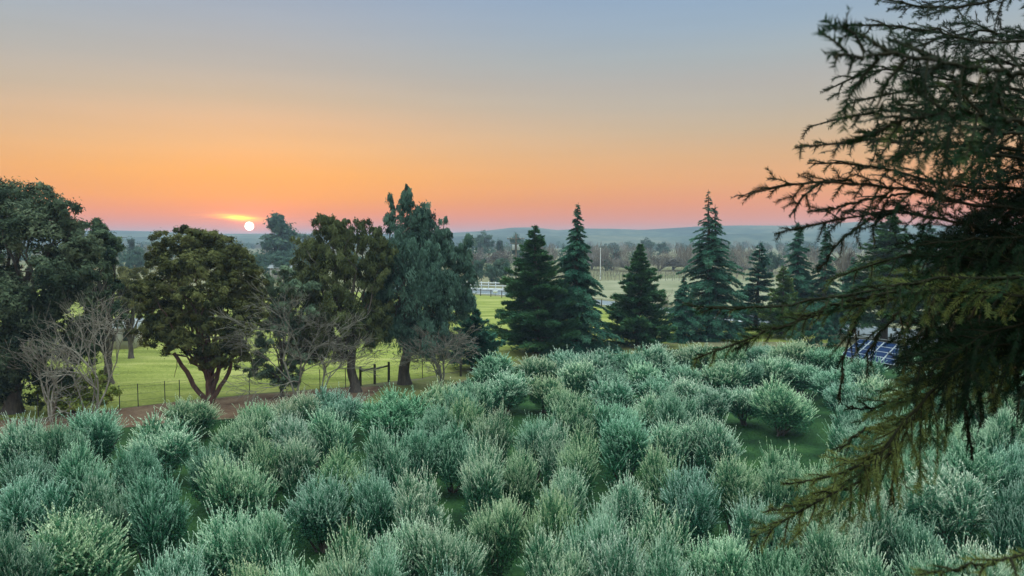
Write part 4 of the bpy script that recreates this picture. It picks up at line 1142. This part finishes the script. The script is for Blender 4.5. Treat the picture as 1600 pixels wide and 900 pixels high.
BOUGHS = [
 # pts (px, py, distance), options
 ([(1640, -30, 3.3), (1520, 10, 3.2), (1440, 12, 3.1), (1368, -4, 3.0)], dict(tone=.2, sec=.22)),
 ([(1640, 60, 3.0), (1530, 70, 2.9), (1440, 45, 2.9), (1375, 40, 2.8), (1317, 39, 2.8)], dict(tone=.2, sec=.2)),
 ([(1640, 120, 1.5), (1540, 108, 1.4), (1430, 88, 1.3), (1360, 84, 1.25), (1290, 85, 1.2)], dict(tone=.4, sec=.15, ter=.05, density=1.5, plane=1.2, from_trunk=False)),
 ([(1640, 170, 3.2), (1520, 130, 3.1), (1400, 105, 3.0), (1340, 115, 3.0), (1290, 142, 3.0)], dict(tone=.25, sec=.25)),
 ([(1640, 200, 1.5), (1530, 178, 1.4), (1440, 182, 1.3), (1355, 212, 1.3)], dict(tone=.45, sec=.16, ter=.05, density=1.5, plane=1.2, from_trunk=False)),
 ([(1640, 210, 3.0), (1500, 180, 2.9), (1400, 170, 2.8), (1330, 180, 2.8), (1262, 198, 2.8)], dict(tone=.25, sec=.22)),
 ([(1640, 260, 2.8), (1500, 230, 2.7), (1400, 220, 2.6), (1320, 225, 2.5), (1243, 230, 2.4)], dict(tone=.25, sec=.2, bare=.3)),
 ([(1640, 330, 3.0), (1500, 320, 2.9), (1420, 295, 2.9), (1340, 285, 2.8), (1240, 285, 2.8), (1153, 310, 2.8)], dict(tone=.15, sec=.2, plane=1.0)),
 ([(1640, 300, 3.4), (1480, 290, 3.3), (1380, 262, 3.2), (1300, 252, 3.2), (1262, 255, 3.2)], dict(tone=.15, sec=.2)),
 ([(1640, 370, 3.0), (1500, 350, 2.9), (1400, 325, 2.9), (1300, 345, 2.8), (1210, 366, 2.8)], dict(tone=.15, sec=.18, plane=1.1)),
 ([(1330, 280, 2.85), (1285, 285, 2.85), (1255, 305, 2.85), (1235, 340, 2.85)], dict(tone=.15, sec=.08, ter=.04, from_trunk=False, r=.006)),
 ([(1420, 320, 2.9), (1345, 350, 2.9), (1305, 385, 2.9), (1278, 426, 2.9)], dict(tone=.2, sec=.09, ter=.05, from_trunk=False, r=.007)),
 ([(1430, 300, 2.9), (1360, 310, 2.9), (1300, 325, 2.9), (1262, 332, 2.9)], dict(tone=.15, sec=.09, ter=.05, from_trunk=False, r=.007)),
 ([(1640, 420, 2.9), (1500, 400, 2.9), (1400, 400, 2.8), (1320, 425, 2.8), (1290, 440, 2.8)], dict(tone=.5, sec=.22, droop=.5)),
 ([(1640, 440, 2.6), (1480, 430, 2.6), (1360, 455, 2.5), (1240, 478, 2.4), (1150, 484, 2.3), (1073, 477, 2.3)], dict(tone=.5, density=1.4, sec=.17, droop=.3, plane=.2, ter=.05)),
 ([(1640, 470, 2.6), (1480, 450, 2.6), (1340, 472, 2.5), (1230, 510, 2.5), (1150, 535, 2.5), (1083, 562, 2.5)], dict(tone=.75, density=1.5, sec=.15, droop=.2, plane=.9, ter=.05)),
 ([(1400, 455, 2.5), (1300, 478, 2.5), (1230, 508, 2.5), (1180, 525, 2.5), (1143, 550, 2.5)], dict(tone=.65, sec=.08, from_trunk=False, ter=.045, r=.008)),
 ([(1420, 440, 2.8), (1350, 470, 2.8), (1322, 540, 2.8), (1310, 632, 2.8)], dict(tone=.3, sec=.10, droop=.5, from_trunk=False, hang=True, ter=.05, r=.008)),
 ([(1500, 430, 2.8), (1420, 470, 2.8), (1375, 520, 2.8), (1350, 560, 2.8)], dict(tone=.35, sec=.16, droop=.6, from_trunk=False, hang=True, r=.008)),
 ([(1640, 540, 3.0), (1520, 560, 2.8), (1440, 620, 2.7), (1395, 690, 2.6), (1340, 745, 2.5), (1270, 790, 2.4), (1175, 838, 2.4)], dict(tone=.85, sec=.24, density=1.5, droop=.35, plane=1.1, ter=.06)),
 ([(1440, 630, 2.7), (1390, 690, 2.6), (1330, 735, 2.5), (1280, 748, 2.5), (1223, 757, 2.5)], dict(tone=.85, density=1.4, sec=.13, from_trunk=False, ter=.05, r=.008)),
 ([(1400, 700, 2.6), (1340, 755, 2.5), (1270, 785, 2.45), (1192, 801, 2.4)], dict(tone=.8, sec=.07, from_trunk=False, ter=.045, r=.007)),
 ([(1500, 570, 2.8), (1420, 660, 2.75), (1400, 720, 2.7), (1392, 790, 2.7)], dict(tone=.7, sec=.15, from_trunk=False, hang=True, droop=.6, ter=.06, r=.008)),
 ([(1500, 570, 2.9), (1430, 610, 2.9), (1370, 640, 2.9), (1322, 634, 2.9)], dict(tone=.4, sec=.11, from_trunk=False, ter=.05, r=.008)),
 ([(1450, 650, 2.7), (1400, 665, 2.7), (1350, 670, 2.7), (1308, 705, 2.7)], dict(tone=.45, sec=.10, from_trunk=False, ter=.05, r=.008)),
 ([(1560, 440, 2.8), (1512, 500, 2.8), (1508, 610, 2.8), (1518, 717, 2.8)], dict(tone=.1, sec=.11, from_trunk=False, hang=True, droop=.6, ter=.06, r=.010)),
 ([(1580, 440, 2.9), (1538, 500, 2.9), (1530, 590, 2.9), (1533, 668, 2.9)], dict(tone=.1, sec=.11, from_trunk=False, hang=True, droop=.6, ter=.06, r=.009)),
 ([(1600, 430, 3.0), (1560, 500, 3.0), (1549, 570, 3.0), (1553, 646, 3.0)], dict(tone=.1, sec=.11, from_trunk=False, hang=True, droop=.6, ter=.06, r=.009)),
 ([(1620, 430, 3.0), (1590, 480, 3.0), (1585, 540, 3.0), (1590, 610, 3.0)], dict(tone=.1, sec=.13, from_trunk=False, hang=True, droop=.6, ter=.06, r=.009)),
 ([(1500, 420, 2.9), (1455, 480, 2.9), (1440, 540, 2.9), (1445, 600, 2.9)], dict(tone=.2, sec=.15, from_trunk=False, hang=True, droop=.6, ter=.06, r=.009)),
 ([(1680, 800, 1.5), (1600, 868, 1.35), (1510, 888, 1.3), (1430, 899, 1.25)], dict(tone=.9, sec=.06, ter=.03, from_trunk=False, r=.010, plane=.2)),
]
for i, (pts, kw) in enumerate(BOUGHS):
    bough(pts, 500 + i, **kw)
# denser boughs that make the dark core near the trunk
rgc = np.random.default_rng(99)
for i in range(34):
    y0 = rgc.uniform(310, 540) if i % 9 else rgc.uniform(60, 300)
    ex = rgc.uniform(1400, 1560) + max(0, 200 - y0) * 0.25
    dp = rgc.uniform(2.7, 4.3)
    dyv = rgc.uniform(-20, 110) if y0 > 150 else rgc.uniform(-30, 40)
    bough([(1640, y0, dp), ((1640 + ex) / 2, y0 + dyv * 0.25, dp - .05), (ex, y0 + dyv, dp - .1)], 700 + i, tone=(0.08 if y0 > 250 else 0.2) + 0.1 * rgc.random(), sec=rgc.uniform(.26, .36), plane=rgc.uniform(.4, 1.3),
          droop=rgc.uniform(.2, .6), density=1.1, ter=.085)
for i in range(6):
    y0 = 60 + i * 34 + rgc.uniform(-12, 12); ex = rgc.uniform(1320, 1420) + max(0, 90 - y0) * 1.2
    dp = rgc.uniform(1.9, 3.2)
    bough([(1640, y0 + 10, dp), ((1640 + ex) / 2, y0 - 10, dp), (ex, y0 + rgc.uniform(-5, 30), dp - .1)], 900 + i, tone=.25 + .15 * rgc.random(), sec=.075 * dp, ter=.024 * dp, plane=rgc.uniform(.5, 1.2), droop=.25, from_trunk=dp > 2.4)
print('near needles', ND['n'])

# ------------------------------------------------------------------ evening haze lying over the valley
HD = 0.00048
mt, T = new_mat('haze_air')
pv = T.n('ShaderNodeVolumePrincipled')
pv.inputs['Color'].default_value = (0.51, 0.68, 0.91, 1); pv.inputs['Density'].default_value = HD; pv.inputs['Anisotropy'].default_value = 0.0
oo = T.n('ShaderNodeOutputMaterial'); T.t.links.new(pv.outputs[0], oo.inputs['Volume'])
g = Geo(); g.box((0, 1700, 22), (6400, 4400, 46))
tag(put('haze', g, mt), kind='stuff')
